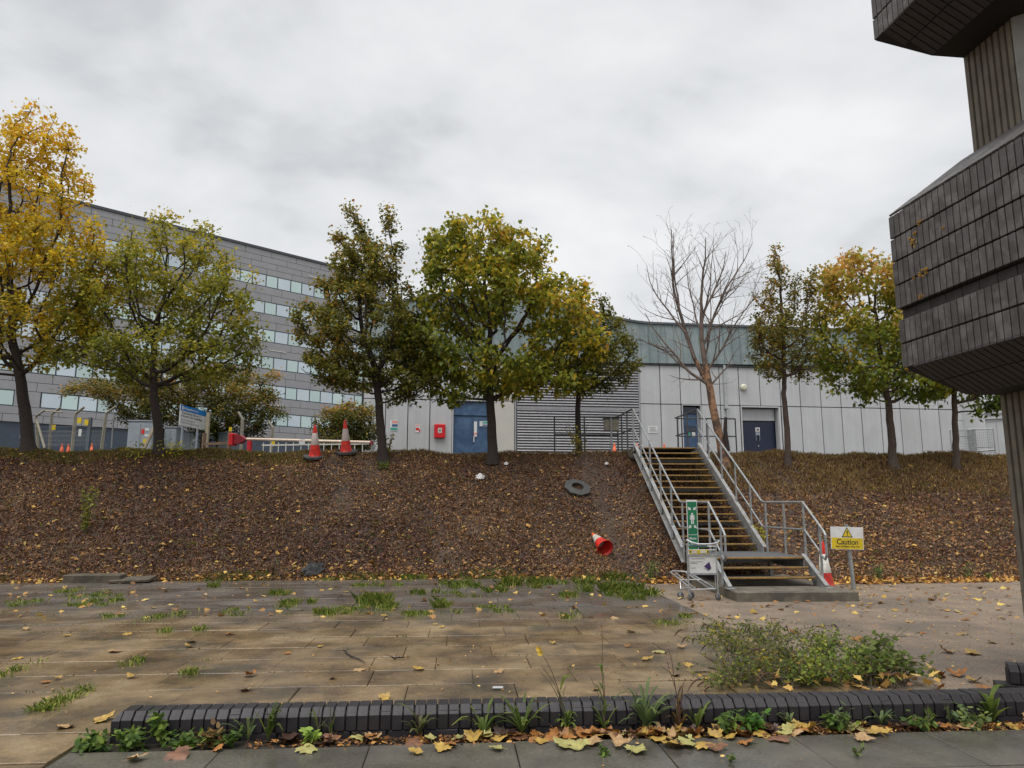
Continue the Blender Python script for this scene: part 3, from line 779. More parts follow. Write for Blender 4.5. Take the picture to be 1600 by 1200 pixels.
# reveals and doors
obj('door_surround', MB().box((-17.70, 0.02, 5.6 - HB), (0.06, 0.12, 3.3)).box((-15.53, 0.02, 5.6 - HB), (0.06, 0.12, 3.3)).box((-16.61, 0.02, 7.27 - HB), (2.1, 0.12, 0.06)), 'panel_trim', hall)
door = obj('blue_door', hbox(-17.66, -15.57, HB, 6.42, 0.16, 0.22).box((-16.6, 0.155, 5.2 - HB), (0.02, 0.02, 2.4)), 'door_blue', hall, label='blue double service door')
obj('over_panel', hbox(-17.66, -15.57, 6.46, 7.2, 0.10, 0.16), 'door_blue', door)
obj('sticker', hbox(-16.53, -16.36, 5.3, 6.13, 0.13, 0.15), 'sign_white', door)
obj('sticker', hbox(-16.53, -16.36, 5.42, 5.52, 0.122, 0.13), 'sign_pale_red', door)
obj('handle', hbox(-16.56, -16.50, 5.0, 5.3, 0.10, 0.14), 'panel_trim', door)
obj('sticker', hbox(-16.22, -15.75, 5.88, 6.16, 0.13, 0.15), 'sign_white', door)
obj('sticker', hbox(-16.05, -15.77, 6.03, 6.13, 0.122, 0.13), 'sign_teal', door)
obj('sticker', hbox(-16.05, -15.77, 5.91, 5.97, 0.122, 0.13), 'sign_navy', door)
# single door behind the stair head
d2 = obj('narrow_door', hbox(-4.62, -3.56, HB, 6.75, 0.30, 0.36), 'door_blue', hall, label='narrow blue door behind the stair head')
obj('transom', hbox(-4.62, -3.56, 6.79, 7.24, 0.30, 0.36), 'dark_glass', d2)
obj('pane', hbox(-4.4, -3.75, 5.6, 6.1, 0.285, 0.30), 'dark_glass', d2)
obj('sticker', hbox(-4.3, -4.12, 5.45, 5.72, 0.27, 0.285), 'sign_teal', d2)
obj('sticker', hbox(-4.02, -3.82, 5.45, 5.72, 0.27, 0.285), 'sign_white', d2)
obj('door_surround', MB().box((-4.65, 0.15, 5.6 - HB), (0.05, 0.34, 3.3)).box((-3.53, 0.15, 5.6 - HB), (0.05, 0.34, 3.3)).box((-4.09, 0.15, 7.25 - HB), (1.07, 0.34, 0.04)), 'panel_trim', hall)
# navy double door, deep reveal
d3 = obj('navy_door', hbox(-1.08, 1.10, HB, 6.42, 0.42, 0.48), 'door_navy', hall, label='navy blue double door in a deep reveal')
obj('seam', hbox(0.00, 0.02, HB, 6.42, 0.414, 0.42), 'joint_dark', d3)
obj('over_panel', hbox(-1.08, 1.10, 6.46, 7.2, 0.36, 0.42), 'panel', d3)
obj('sticker', hbox(-0.10, 0.17, 5.82, 6.06, 0.395, 0.42), 'sign_white', d3)
obj('sticker', hbox(-0.10, 0.17, 5.62, 5.79, 0.395, 0.42), 'cabinet_grey', d3)
obj('lettering', hbox(-0.02, 0.03, 5.88, 5.99, 0.388, 0.395).box((0.075, 0.392, 5.935 - HB), (0.06, 0.007, 0.11)), 'ink', d3)
for sx in (-0.10, 0.12):
    obj('handle', MB().tube([(sx, 0.42, 5.3 - HB), (sx, 0.36, 5.3 - HB), (sx, 0.36, 5.6 - HB), (sx, 0.42, 5.6 - HB)], 0.015, 6), 'chrome', d3)
obj('lock', hbox(0.02, 0.08, 4.95, 5.03, 0.40, 0.42), 'chrome', d3)
obj('reveal', MB().box((-1.11, 0.19, 5.6 - HB), (0.06, 0.46, 3.3)).box((1.24, 0.02, 5.6 - HB), (0.12, 0.10, 3.3)).box((1.18, 0.24, 5.6 - HB), (0.05, 0.36, 3.2)).box((0.06, 0.02, 7.22 - HB), (2.26, 0.14, 0.07)), 'panel_trim', hall)
# louvre wall: blades one by one
obj('louvre_back', hbox(-14.24, -7.18, HB, SOF - 0.02, 0.0, 0.05), 'rail_dark', hall)
obj('louvre_frame', hbox(-14.30, -14.22, HB, SOF, -0.06, 0.05).box((-7.17, -0.005, (HB + SOF) / 2 - HB), (0.10, 0.11, SOF - HB)).box((-10.7, -0.02, 6.93 - HB), (6.95, 0.10, 0.16)), 'louvre', hall)
lv = MB().add([(-3.46, -0.075, 0.0), (3.46, -0.075, 0.0), (3.46, -0.02, 0.075), (-3.46, -0.02, 0.075), (-3.46, -0.075, -0.018), (3.46, -0.075, -0.018)],
              [(0, 1, 2, 3), (4, 5, 1, 0)]).mesh('louvre_blade', 'louvre')
z = HB + 0.1
while z < SOF - 0.1:
    if not (6.82 < z < 7.0): place('louvre_blade', lv, hall, (-10.70, 0, z - HB))
    z += 0.150
# fascia: pans with upstanding seams; the head swoops up to the left
def ftop(s):
    t = np.clip((-6.2 - s) / 8.5, 0, 1)
    t2 = np.clip((s + 23.5) / 7.0, 0, 1)
    return 11.92 + 1.45 * (3 * t * t - 2 * t ** 3) * (0.25 + 0.75 * (3 * t2 * t2 - 2 * t2 ** 3))
z0 = 9.60
s = -22.5
k = 0
pansh = []
while s < 12.5:
    e = s + 0.50
    mb_ = MB(); y = -0.14
    def fz(q_): return z0 + 0.012 * (q_ + 7) if q_ > -7 else z0
    mb_.hexa([(s, y, fz(s) - HB), (e, y, fz(e) - HB), (e, 0.1, fz(e) - HB), (s, 0.1, fz(s) - HB)],
             [(s, y + 0.18, ftop(s) - HB), (e, y + 0.18, ftop(e) - HB), (e, 0.2, ftop(e) - HB), (s, 0.2, ftop(s) - HB)])
    fo = obj('fascia_pan', mb_, 'fascia', hall)
    mb_ = MB(); mb_.hexa([(s - .014, y - 0.045, fz(s) - HB), (s + .014, y - 0.045, fz(s) - HB), (s + .014, y + .002, fz(s) - HB), (s - .014, y + .002, fz(s) - HB)],
                         [(s - .014, y + 0.135, ftop(s) - HB), (s + .014, y + 0.135, ftop(s) - HB), (s + .014, y + .182, ftop(s) - HB), (s - .014, y + .182, ftop(s) - HB)])
    obj('seam', mb_, 'fascia', fo)
    s = e; k += 1
cap = MB(); roof = MB()
ss = np.linspace(-22.6, 12.6, 60)
for a, b in zip(ss[:-1], ss[1:]):
    za, zb = ftop(a) - HB, ftop(b) - HB
    cap.hexa([(a, -0.06, za + .003), (b, -0.06, zb + .003), (b, 0.3, zb + .003), (a, 0.3, za + .003)], [(a, -0.06, za + .13), (b, -0.06, zb + .13), (b, 0.3, zb + .13), (a, 0.3, za + .13)])
    roof.hexa([(a, 0.31, SOF - HB + .01), (b, 0.31, SOF - HB + .01), (b, 16, SOF - HB + .01), (a, 16, SOF - HB + .01)], [(a, 0.31, za + .02), (b, 0.31, zb + .02), (b, 16, zb + .02), (a, 16, za + .02)])
obj('fascia_cap', cap, 'fascia_cap', hall); obj('roof', roof, 'fascia', hall)
obj('soffit', hbox(-22.5, 12.4, 9.50, 9.60, -0.12, 0.0), 'joint_dark', hall)
# small fixtures
obj('floodlight', MB().lathe([(0.02, 0), (0.17, 0.0), (0.20, 0.05), (0.19, 0.12), (0.12, 0.18), (0.0, 0.19)], 18).add([], []), 'lamp_cream', hall)
fl = [o for o in COL.objects if o.name == 'floodlight'][0]
fl.location = (-0.92, -0.03, 8.33 - HB); fl.rotation_euler = (math.pi / 2, 0, 0)
obj('downpipe', MB().tube([(-2.0, -0.12, HB - HB), (-2.0, -0.12, 7.35 - HB)], 0.055, 8).tube([(-2.05, -0.1, 7.1 - HB), (-2.05, -0.1, 9.6 - HB)], 0.085, 8).box((-2.03, -0.1, 7.12 - HB), (0.26, 0.2, 0.12)), 'pipe_grey', hall)
def notice(s0, s1, z0, z1, bars, nm='notice', base='sign_white', lab=None):
    n_ = obj(nm, hbox(s0, s1, z0, z1, -0.045, -0.025), base, hall, label=lab)
    for (fx0, fx1, fz0, fz1, mt) in bars:
        w_, h_ = s1 - s0, z1 - z0
        obj('print', hbox(s0 + fx0 * w_, s0 + fx1 * w_, z0 + fz0 * h_, z0 + fz1 * h_, -0.050, -0.046), mt, n_)
notice(-21.05, -20.65, 5.55, 6.12, [(0.25, 0.97, 0.70, 0.95, 'sign_pale_red'), (0.25, 0.97, 0.38, 0.62, 'sign_navy'), (0.05, 0.97, 0.06, 0.30, 'sign_teal')], lab='small safety notice with red, blue and green bands')
notice(-19.70, -19.44, 5.48, 5.90, [(0.05, 0.75, 0.25, 0.6, 'sign_red'), (0.1, 0.9, 0.8, 0.95, 'sign_pale_red'), (0.7, 0.95, 0.05, 0.4, 'sign_red')], lab='small red and white fire notice')
notice(-6.72, -6.15, 5.62, 6.0, [(0.12, 0.85, 0.72, 0.80, 'ink_grey'), (0.3, 0.7, 0.52, 0.58, 'ink_grey'), (0.1, 0.9, 0.38, 0.42, 'ink_grey'), (0.1, 0.9, 0.25, 0.29, 'ink_grey')], lab='small white paper notice left of the stair head')
fb = obj('hose_cabinet', hbox(-18.70, -18.10, 5.18, 5.93, -0.22, -0.02, 0.03), 'box_red', hall, label='red wall cabinet with a cream label')
obj('print', hbox(-18.50, -18.29, 5.45, 5.72, -0.228, -0.222), 'cream_panel', fb)
obj('print', hbox(-18.43, -18.36, 5.53, 5.64, -0.232, -0.228), 'ink', fb)
cm = obj('camera_dome', MB().lathe([(0, -0.07), (0.06, -0.05), (0.08, 0), (0.08, 0.05), (0, 0.06)], 10), 'sign_white', hall); cm.location = (-20.02, -0.10, 7.02 - HB)
# rounded corner and the further white block
m = MB()
R = 1.2
arc = [(12.5 + R * math.sin(t), R - R * math.cos(t)) for t in np.linspace(0, math.pi / 2, 8)]
for kz in range(6):
    za, zb = HB - 0.3 + kz * 0.98 + 0.012, HB - 0.3 + (kz + 1) * 0.98 - 0.012
    mm = MB()
    for (x0, y0), (x1, y1) in zip(arc[:-1], arc[1:]):
        mm.hexa([(x0, y0, za - HB), (x1, y1, za - HB), (x1 - .05, y1 + .05, za - HB), (x0, y0 + .05, za - HB)], [(x0, y0, zb - HB), (x1, y1, zb - HB), (x1 - .05, y1 + .05, zb - HB), (x0, y0 + .05, zb - HB)])
    obj('corner_panel', mm, 'panel', hall)
obj('corner_core', MB().prism([(12.45, 0.06)] + [(x - .05, y + .06) for x, y in arc] + [(13.6, 16), (12.45, 16)], -0.3, SOF - HB), 'joint_dark', hall)
obj('corner_fascia', MB().prism([(12.5, -0.10)] + [(x, y - .1) for x, y in arc] + [(13.7, 16), (12.5, 16)], SOF - HB + .15, 11.9 - HB), 'fascia', hall)

def wbuild():
    b = empty('white_annex', W(1540, 705, 47), math.radians(-28), label='stepped white annex beyond the rounded corner, behind the mesh gate', cat='building')
    obj('wall', MB().box((1.5, 3, 0.9), (7, 6, 4.6)), 'white_wall', b)
    obj('wall', MB().box((-1.2, 2, 1.6), (2.6, 5, 7.0)), 'white_wall', b)
    for k in range(4):
        obj('cornice', MB().box((1.5, -0.08, 2.1 + 0.35 * k), (7.04, 0.2, 0.10)), 'panel_trim', b)
    for k in range(5):
        obj('panel', MB().box((-1.4 + 1.4 * k, -0.03, 0.6), (1.34, 0.05, 2.4), None, 0.01), 'panel', b)
wbuild()

# ------------------------------------------------------------------ grey office block, far left
OPHI = math.radians(44)
O0 = W(430, 657, 100.0); O0[2] = 0
office = empty('office_block', O0, OPHI, label='six storey grey clad office block with long window bands behind the left trees', cat='building')
OTOP = 36.6
S0, S1 = -50.0, 17.5
def obox(s0, s1, z0, z1, y0, y1): return MB().box(((s0 + s1) / 2, (y0 + y1) / 2, (z0 + z1) / 2), (s1 - s0, y1 - y0, z1 - z0))
obj('wall', obox(S0, S1, 10.4, OTOP, 0.12, 22), 'joint_dark', office)
obj('base_wall', obox(S0, S1 - .1, 2, 10.4, 0.2, 21.9), 'office_base', office)
obj('parapet_cap', obox(S0 - .1, S1 + .1, OTOP, OTOP + 0.35, -0.15, 22.1), 'cladding_cap', office)
wins = []                               # (z0, z1) of the window bands, from the top one down
WT = [hitplane(424, y, O0, OPHI)[1] for y in (431, 473, 516, 558, 602, 645)]
print('window band heads', [round(x, 1) for x in WT])
WH = 1.75
def cladrow(za, zb, s_from, s_to, ph_):
    s = s_from - ph_
    while s < s_to:
        a, b = max(s, s_from), min(s + 3.8, s_to)
        if b - a > 0.3:
            obj('cladding_panel', obox(a + .025, b - .025, za + .025, zb - .025, 0.0, 0.12), 'cladding', office)
        s += 3.8
z = OTOP
bands = [(t, t - WH) for t in WT]
row_ = 0
SV0 = -36.0
for (t, b) in bands:
    n_ = max(1, round((z - t) / 0.95)); h_ = (z - t) / n_
    for k in range(n_):
        cladrow(z - (k + 1) * h_, z - k * h_, SV0, S1, (row_ * 1.45) % 3.8); row_ += 1
    z = b
n_ = 2; h_ = (z - 10.4) / n_
for k in range(n_):
    cladrow(z - (k + 1) * h_, z - k * h_, SV0, S1, (row_ * 1.45) % 3.8); row_ += 1
wfm = {}
for bi, (t, b) in enumerate(bands):
    s = SV0 + 0.3; k = 0
    while s < S1 - 2:
        if bi == 5 and -30.3 < s < -27.9: 
            cladrow(b, t, s, -27.8, 0); s = -27.75; continue
        w_ = 1.72 if k % 2 == 0 else 1.98
        fr = MB().box((w_ / 2, 0.09, (t + b) / 2), (w_, 0.1, t - b)) if (w_, bi) not in wfm else None
        if fr is not None:
            wfm[(w_, bi)] = (fr.mesh('window', 'window_frame'), MB().box((w_ / 2, 0.03, (t + b) / 2), (w_ - 0.16, 0.02, t - b - 0.2)).mesh('pane', 'pane_green' if k % 2 == 0 else 'pane_cool'))
        wo = place('window', wfm[(w_, bi)][0], office, (s, 0, 0)); place('pane', wfm[(w_, bi)][1], wo)
        s += w_; k += 1
for (s_, z_) in ((4.0, 34.3), (-1.5, WT[3] + 0.9), (-1.0, WT[5] + 1.0), (9, WT[4] + 1.0)):
    obj('strip_light', obox(s_, s_ + 2.6, z_, z_ + 0.10, -0.08, -0.0), 'strip_light', office)

# ================================================================== THE STEEL STAIR
SP = 0.073
ST0 = (5.64, 16.83)
stair = empty('steel_staircase', (ST0[0], ST0[1], 0), SP, label='galvanised steel staircase with yellow nosed treads climbing the bank', cat='staircase')
RI, GO, LZ, SWD = 0.165, 0.258, 0.67, 1.807
def beam(p0, p1, h, w):                                 # a channel between two points, vertical depth h below the line
    (x, y0, z0), (_, y1, z1) = p0, p1
    return [(x - w / 2, y0, z0 - h), (x + w / 2, y0, z0 - h), (x + w / 2, y1, z1 - h), (x - w / 2, y1, z1 - h)], [(x - w / 2, y0, z0), (x + w / 2, y0, z0), (x + w / 2, y1, z1), (x - w / 2, y1, z1)]
tmesh = {}
def tread(w, x, y, z, d=0.262):
    key = round(w, 3)
    if key not in tmesh:
        tmesh[key] = (MB().box((w / 2, d / 2, -0.02), (w, d, 0.035), None, 0.004).mesh('tread', 'tread'),
                      MB().box((w / 2, -0.004, -0.012), (w, 0.028, 0.034), None, 0.004).box((w / 2, 0.035, 0.001), (w, 0.06, 0.006)).mesh('nosing', 'nosing'))
    t = place('tread', tmesh[key][0], stair, (x, y, z)); place('nosing', tmesh[key][1], t)
for i in range(1, 17):
    tread(SWD - 0.10, -SWD + 0.05, i * GO - 0.0, LZ + i * RI)
LX0, LX1, LF = -1.76, 0.12, -1.73
for k in (1, 2):
    tread(LX1 - LX0 - 0.10, LX0 + 0.05, LF - 0.27 * k + 0.0, LZ - RI * k, 0.28)
# landing
obj('landing_plate', MB().box(((LX0 + LX1) / 2 , (LF + 0.25) / 2, LZ - 0.022), (LX1 - LX0 - 0.02, -LF + 0.25, 0.04)), 'deck', stair)
tread(LX1 - LX0 - 0.06, LX0 + 0.03, LF - 0.02, LZ + 0.006, 0.06)
# top platform
ln = obj('top_platform', MB().box((-0.90, 16 * GO + 1.35, LZ + 16 * RI - 0.035), (1.9, 2.2, 0.05)).box((-1.855, 16 * GO + 1.3, LZ + 16 * RI - 0.16), (0.06, 2.3, 0.30)), 'deck', stair)
obj('side_plate', MB().box((-1.89, 16 * GO + 1.15, LZ + 16 * RI - 0.14), (0.02, 2.1, 0.26)), 'concrete', stair)
for x, nm in ((-SWD + 0.0, 'left'), (0.0, 'right')):
    m = MB()
    y0, z0, y1, z1 = -0.05, LZ + 0.11, 16 * GO + 0.06, LZ + 16 * RI + 0.14
    lo, hi = beam((x, y0, z0), (x, y1, z1), 0.33, 0.02); m.hexa(lo, hi)
    sgn = -1 if nm == 'left' else 1
    lo, hi = beam((x + sgn * 0.035, y0, z0 + 0.008), (x + sgn * 0.035, y1, z1 + 0.008), 0.016, 0.09); m.hexa(lo, hi)
    lo, hi = beam((x + sgn * 0.035, y0, z0 - 0.316), (x + sgn * 0.035, y1, z1 - 0.316), 0.016, 0.09); m.hexa(lo, hi)
    obj('stringer', m, 'stringer_steel', stair)
for x in (LX0 - 0.0, LX1 + 0.0):
    m = MB()
    lo, hi = beam((x, -2.62, 0.19), (x, LF + 0.02, LZ + 0.07), 0.02, 0.05)
    m.hexa([(x - .012, -2.60, 0.171), (x + .012, -2.60, 0.171), (x + .012, -2.10, 0.171), (x - .012, -2.10, 0.171)], [(x - .012, -2.60, 0.21), (x + .012, -2.60, 0.21), (x + .012, LF + 0.02, LZ + 0.06), (x - .012, LF + 0.02, LZ + 0.06)])
    lo, hi = beam((x, -2.62, 0.225), (x, LF + 0.02, LZ + 0.075), 0.016, 0.08); m.hexa(lo, hi)
    m.box((x, -2.62, 0.178), (0.16, 0.22, 0.012))
    m.hexa([(x - .010, LF, LZ - .24), (x + .010, LF, LZ - .24), (x + .010, 0.1, LZ - .24), (x - .010, 0.1, LZ - .24)], [(x - .010, LF, LZ + .02), (x + .010, LF, LZ + .02), (x + .010, 0.1, LZ + .02), (x - .010, 0.1, LZ + .02)])
    obj('stringer', m, 'stringer_steel', stair)
# landing legs
for x in (LX0 + 0.08, LX1 - 0.08, -SWD + .1):
    obj('leg', MB().box((x, -0.3, 0.34), (0.08, 0.08, 0.62)), 'stringer_steel', stair)
obj('cross_beam', MB().box((-0.8, -0.28, LZ - 0.14), (1.8, 0.08, 0.16)), 'stringer_steel', stair)
for i in (5, 10, 15):
    obj('cross_beam', MB().box((-0.9, i * GO + 0.1, LZ + i * RI - 0.24), (1.78, 0.06, 0.08)), 'tread', stair)
# handrails
RH, RR = 1.10, 0.024
YT = 16 * GO + 0.10; ZT = LZ + 16 * RI
def rail_side(x, xl, side):
    tops = [(x, YT, ZT + RH + 0.02), (x, 0.05, LZ + RH + 0.03), (x, -0.12, LZ + RH), (xl, LF, LZ + RH), (xl, -2.52, LZ + RH - 0.55), (xl, -2.58, LZ + RH - 0.62), (xl, -2.58, LZ + RH - 1.0), (xl, -2.52, LZ + RH - 1.08), (xl, -2.38, LZ + RH - 1.02)]
    obj('handrail', MB().tube(tops, RR, 8), 'galvanised', stair)
    mids = [(x, YT, ZT + 0.55), (x, 0.05, LZ + 0.56), (x, -0.12, LZ + 0.55), (xl, LF, LZ + 0.55), (xl, -2.32, LZ + 0.55 - 0.40)]
    obj('mid_rail', MB().tube(mids, RR * 0.85, 8), 'galvanised', stair)
    for i in (2.6, 6, 9.6, 13.2):
        y = i * GO; z = LZ + i * RI
        obj('post', MB().tube([(x, y, z - 0.12), (x, y, z + RH + 0.01)], RR, 8).tube([(x, y, z - 0.14), (x, y, z - 0.02)], RR * 1.5, 8).tube([(x, y, z + 0.52), (x, y, z + 0.60)], RR * 1.3, 8), 'galvanised', stair)
    obj('post', MB().tube([(x, YT, ZT - 0.1), (x, YT, ZT + RH + 0.02)], RR, 8), 'galvanised', stair)
    ys = (-0.15, -0.95, LF) if side == 'right' else (-0.15, LF)
    for y in ys:
        xx = x + (xl - x) * (y + 0.12) / (LF + 0.12)
        obj('post', MB().tube([(xx, y, LZ - 0.1), (xx, y, LZ + RH)], RR, 8).tube([(xx, y, LZ + 0.51), (xx, y, LZ + 0.59)], RR * 1.3, 8), 'galvanised', stair)
    obj('post', MB().tube([(xl, -2.36, 0.24), (xl, -2.36, LZ + RH - 0.43)], RR, 8).tube([(xl, -2.36, 0.22), (xl, -2.36, 0.30)], RR * 1.6, 8), 'galvanised', stair)
rail_side(-SWD - 0.05, LX0 - 0.04, 'left')
rail_side(0.05, LX1 + 0.05, 'right')
# top platform rails (parts of the stair)
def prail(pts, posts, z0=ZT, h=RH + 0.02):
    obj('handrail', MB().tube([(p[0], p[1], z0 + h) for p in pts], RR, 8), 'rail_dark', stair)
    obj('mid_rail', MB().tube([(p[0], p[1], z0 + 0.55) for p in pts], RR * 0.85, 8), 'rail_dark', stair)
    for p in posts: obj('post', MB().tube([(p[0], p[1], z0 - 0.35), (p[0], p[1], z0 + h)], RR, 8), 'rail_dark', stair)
xl_ = -SWD - 0.05
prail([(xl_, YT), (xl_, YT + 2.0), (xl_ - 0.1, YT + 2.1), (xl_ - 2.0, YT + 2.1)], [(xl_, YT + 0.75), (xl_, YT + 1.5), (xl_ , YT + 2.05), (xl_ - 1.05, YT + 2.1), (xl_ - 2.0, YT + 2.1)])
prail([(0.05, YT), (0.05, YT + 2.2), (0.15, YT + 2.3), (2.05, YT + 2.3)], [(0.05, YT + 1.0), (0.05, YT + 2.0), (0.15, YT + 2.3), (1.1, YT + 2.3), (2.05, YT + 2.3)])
q = W(955, 664, 22.3)
eb = empty('rail_box', q, 0.08, label='small weathered grey box on a post behind the left stair head rail', cat='box')
obj('door', MB().box((0, 0, 0), (0.46, 0.10, 0.36), None, 0.01), 'post_concrete', eb)
obj('rim', MB().box((0, 0.0, 0.19), (0.5, 0.14, 0.03)).box((0, 0.0, -0.19), (0.5, 0.14, 0.02)), 'black_rubber', eb)
obj('post', MB().tube([(-0.02, -0.08, -1.0), (-0.02, -0.08, 0.2)], 0.03, 8), 'galvanised', eb)
# concrete pad under the stair foot
s1, s2 = G(1152, 925.6, .17), G(1342, 924.5, .17)
padm = MB()
dirp = np.array([s2[0] - s1[0], s2[1] - s1[1]]); Lp = np.linalg.norm(dirp); dirp /= Lp; nrm_ = np.array([-dirp[1], dirp[0]])
pang = math.atan2(dirp[1], dirp[0])
pad = obj('concrete_pad', MB().box((Lp / 2, 1.75, 0.075), (Lp, 3.5, 0.19), None, 0.012), 'concrete', label='low concrete pad under the foot of the steel stair', cat='pad')
pad.location = (s1[0], s1[1], 0); pad.rotation_euler = (0, 0, pang)

# ------------------------------------------------------------------ muster point board on the left rail
mp = empty('muster_point_sign', W(1082, 822, 15.35), 0.03, label='tall narrow green muster point sign on the left stair rail', cat='sign')
obj('board', MB().box((0, 0, -0.02), (0.225, 0.012, 1.10), None, 0.003), 'sign_white', mp)
obj('green_field', MB().box((0, -0.008, 0.165), (0.195, 0.004, 0.66)).box((0, -0.008, -0.335), (0.195, 0.004, 0.31)), 'sign_green', mp)
pm = MB()
def fig(cx, cz, s, m):
    m.lathe([(0, 0.0)], 3)
    m.box((cx, -0.012, cz + 0.30 * s), (0.13 * s, 0.003, 0.13 * s)).box((cx, -0.012, cz + 0.04 * s), (0.22 * s, 0.003, 0.36 * s)).box((cx - 0.065 * s, -0.012, cz - 0.32 * s), (0.085 * s, 0.003, 0.36 * s)).box((cx + 0.065 * s, -0.012, cz - 0.32 * s), (0.085 * s, 0.003, 0.36 * s)).box((cx - 0.16 * s, -0.012, cz + 0.02 * s), (0.05 * s, 0.003, 0.36 * s)).box((cx + 0.16 * s, -0.012, cz + 0.02 * s), (0.05 * s, 0.003, 0.36 * s))
pm = MB(); fig(0, 0.17, 0.26, pm)
obj('pictogram', pm, 'sign_white', mp)
pm = MB()
for sx in (-1, 1):
    for sz in (-1, 1):
        cx, cz = sx * 0.055, 0.17 + sz * 0.185
        a = math.atan2(-sz, -sx)
        R_ = Matrix.Rotation(-a, 3, 'Y')
        pm.box((cx, -0.012, cz), (0.075, 0.003, 0.026), R_)
        tipx, tipz = cx - sx * 0.0 , cz - sz * 0.0
        pm.box((cx - sx * 0.018, -0.0125, cz - sz * 0.002), (0.018, 0.003, 0.05)).box((cx - sx * 0.002, -0.0127, cz - sz * 0.018), (0.05, 0.003, 0.018))
obj('pictogram', pm, 'sign_white', mp)
MX = Matrix.Rotation(math.pi / 2, 4, 'X')
text('Muster', 0.072, Matrix.Translation((0, -0.012, -0.27)) @ MX, 'sign_white', mp, align='CENTER', sx=0.72, bold=0.001)
text('point', 0.072, Matrix.Translation((0, -0.012, -0.37)) @ MX, 'sign_white', mp, align='CENTER', sx=0.72, bold=0.001)

# ------------------------------------------------------------------ caution sign
q = G(1332, 921)
cs = empty('caution_sign', q, 0.06, label='white and yellow caution sign on a grey post beside the stair foot', cat='sign')
wsg, hsg, zc = 0.70, 0.46, 1.03
obj('post', MB().tube([(0.06, 0.05, -0.05), (-0.015, 0.05, zc + hsg / 2 + 0.05)], 0.042, 12), 'galvanised', cs)
tilt_ = Matrix.Rotation(math.radians(1.5), 4, 'Y')
bd = obj('board', MB().box((0, 0, 0), (wsg, 0.012, hsg), None, 0.003), 'sign_white', cs); bd.location = (-0.04, -0.005, zc); bd.rotation_euler = (0, math.radians(1.8), 0)
obj('yellow_field', MB().box((0, -0.008, -0.105), (wsg - 0.03, 0.004, 0.225)), 'sign_yellow', bd)
def tri(cz, s, y): return MB().add([(-s, y, cz - s * 0.8), (s, y, cz - s * 0.8), (0, y, cz + s * 0.95), (-s, y + .003, cz - s * 0.8), (s, y + .003, cz - s * 0.8), (0, y + .003, cz + s * 0.95)], [(0, 1, 2), (5, 4, 3), (0, 3, 4, 1), (1, 4, 5, 2), (2, 5, 3, 0)])
obj('triangle', tri(0.118, 0.118, -0.011), 'ink', bd); obj('triangle', tri(0.112, 0.092, -0.015), 'sign_yellow', bd)
obj('exclamation_mark', MB().add([(-0.014, -0.0185, 0.155), (0.014, -0.0185, 0.155), (0.007, -0.0185, 0.085), (-0.007, -0.0185, 0.085)], [(3, 2, 1, 0)]).box((0, -0.018, 0.063), (0.018, 0.002, 0.018)), 'ink', bd)
text('Caution', 0.155, Matrix.Translation((0, -0.011, -0.125)) @ MX, 'ink', bd, align='CENTER', bold=0.002, sx=0.92)
text('Steps And Slippery When Wet', 0.047, Matrix.Translation((0, -0.011, -0.182)) @ MX, 'ink', bd, align='CENTER', bold=0.0008, sx=0.86)

# ------------------------------------------------------------------ traffic cones
def cone(label, loc, h, r, base, mats, sleeve=(0.40, 0.76), group=None, octo=True, rot=(0, 0, 0), tipr=0.028):
    e = empty('traffic_cone', loc, 0, label=label, cat='cone', group=group); e.rotation_euler = rot
    def rr(f_): return r + (tipr - r) * f_
    t0 = 0.03 if base else 0.0
    prof = [(rr(0) + 0.012, t0), (rr(0) + 0.012, t0 + 0.02), (rr(0.03), t0 + 0.03)] + [(rr(f_), t0 + (h - t0) * f_) for f_ in (0.1, sleeve[0])]
    obj('body', MB().lathe(prof, 24), mats[0], e, smooth=True)
    obj('sleeve', MB().lathe([(rr(sleeve[0]) + 0.004, h * sleeve[0] + .002), (rr(sleeve[1]) + 0.004, h * sleeve[1]), (rr(sleeve[1]), h * sleeve[1])], 24), mats[1], e, smooth=True)
    obj('tip', MB().lathe([(rr(sleeve[1]), h * sleeve[1]), (tipr + .004, h * 0.97), (tipr * 0.8, h), (tipr * 0.55, h), (tipr * 0.5, h * 0.97)], 24), mats[2], e, smooth=True)
    if base:
        R_ = base
        pts = [(R_ * math.cos(a), R_ * math.sin(a)) for a in [math.pi / 8 + k * math.pi / 4 for k in range(8)]]
        obj('base', MB().prism(pts, 0.0, 0.055).lathe([(rr(0) + 0.05, 0.04), (rr(0) + 0.014, 0.055)], 24), 'rubber', e)
    return e
gc = 'two tall cones on the crest of the bank'
p = hit(492, 714); cone('left of two tall cones on the bank crest, leaning slightly, grey-black base', (p[0], p[1], p[2] - .01), 0.93, 0.17, 0.335, ('cone_red', 'cone_sleeve', 'cone_red'), group=gc, rot=(0.30, 0.04, 0.0))
p = hit(541, 707); cone('right of two tall cones on the bank crest, upright beside the dark tree', (p[0], p[1], p[2] - .01), 0.95, 0.17, 0.335, ('cone_red', 'cone_sleeve', 'cone_red'), group=gc, sleeve=(0.38, 0.74), rot=(0.26, -0.02, 0.0))
p = G(1291, 915.5); cone('scuffed orange and white cone without a base, standing between stair foot and caution sign', (p[0], p[1], 0), 0.93, 0.165, 0, ('cone_red', 'cone_white', 'cone_red'), sleeve=(0.30, 0.72), rot=(0, -0.03, 0), tipr=0.035)
p = hit(945, 868); ax = Vector((-0.30, 0.80, 0.40)).normalized()
e = cone('orange and white cone lying on the bank with its open end to the camera', (p[0] - 0.0, p[1] - 0.12, p[2] + 0.17), 0.74, 0.195, 0, ('cone_red', 'cone_white', 'cone_orange'), sleeve=(0.42, 0.80))
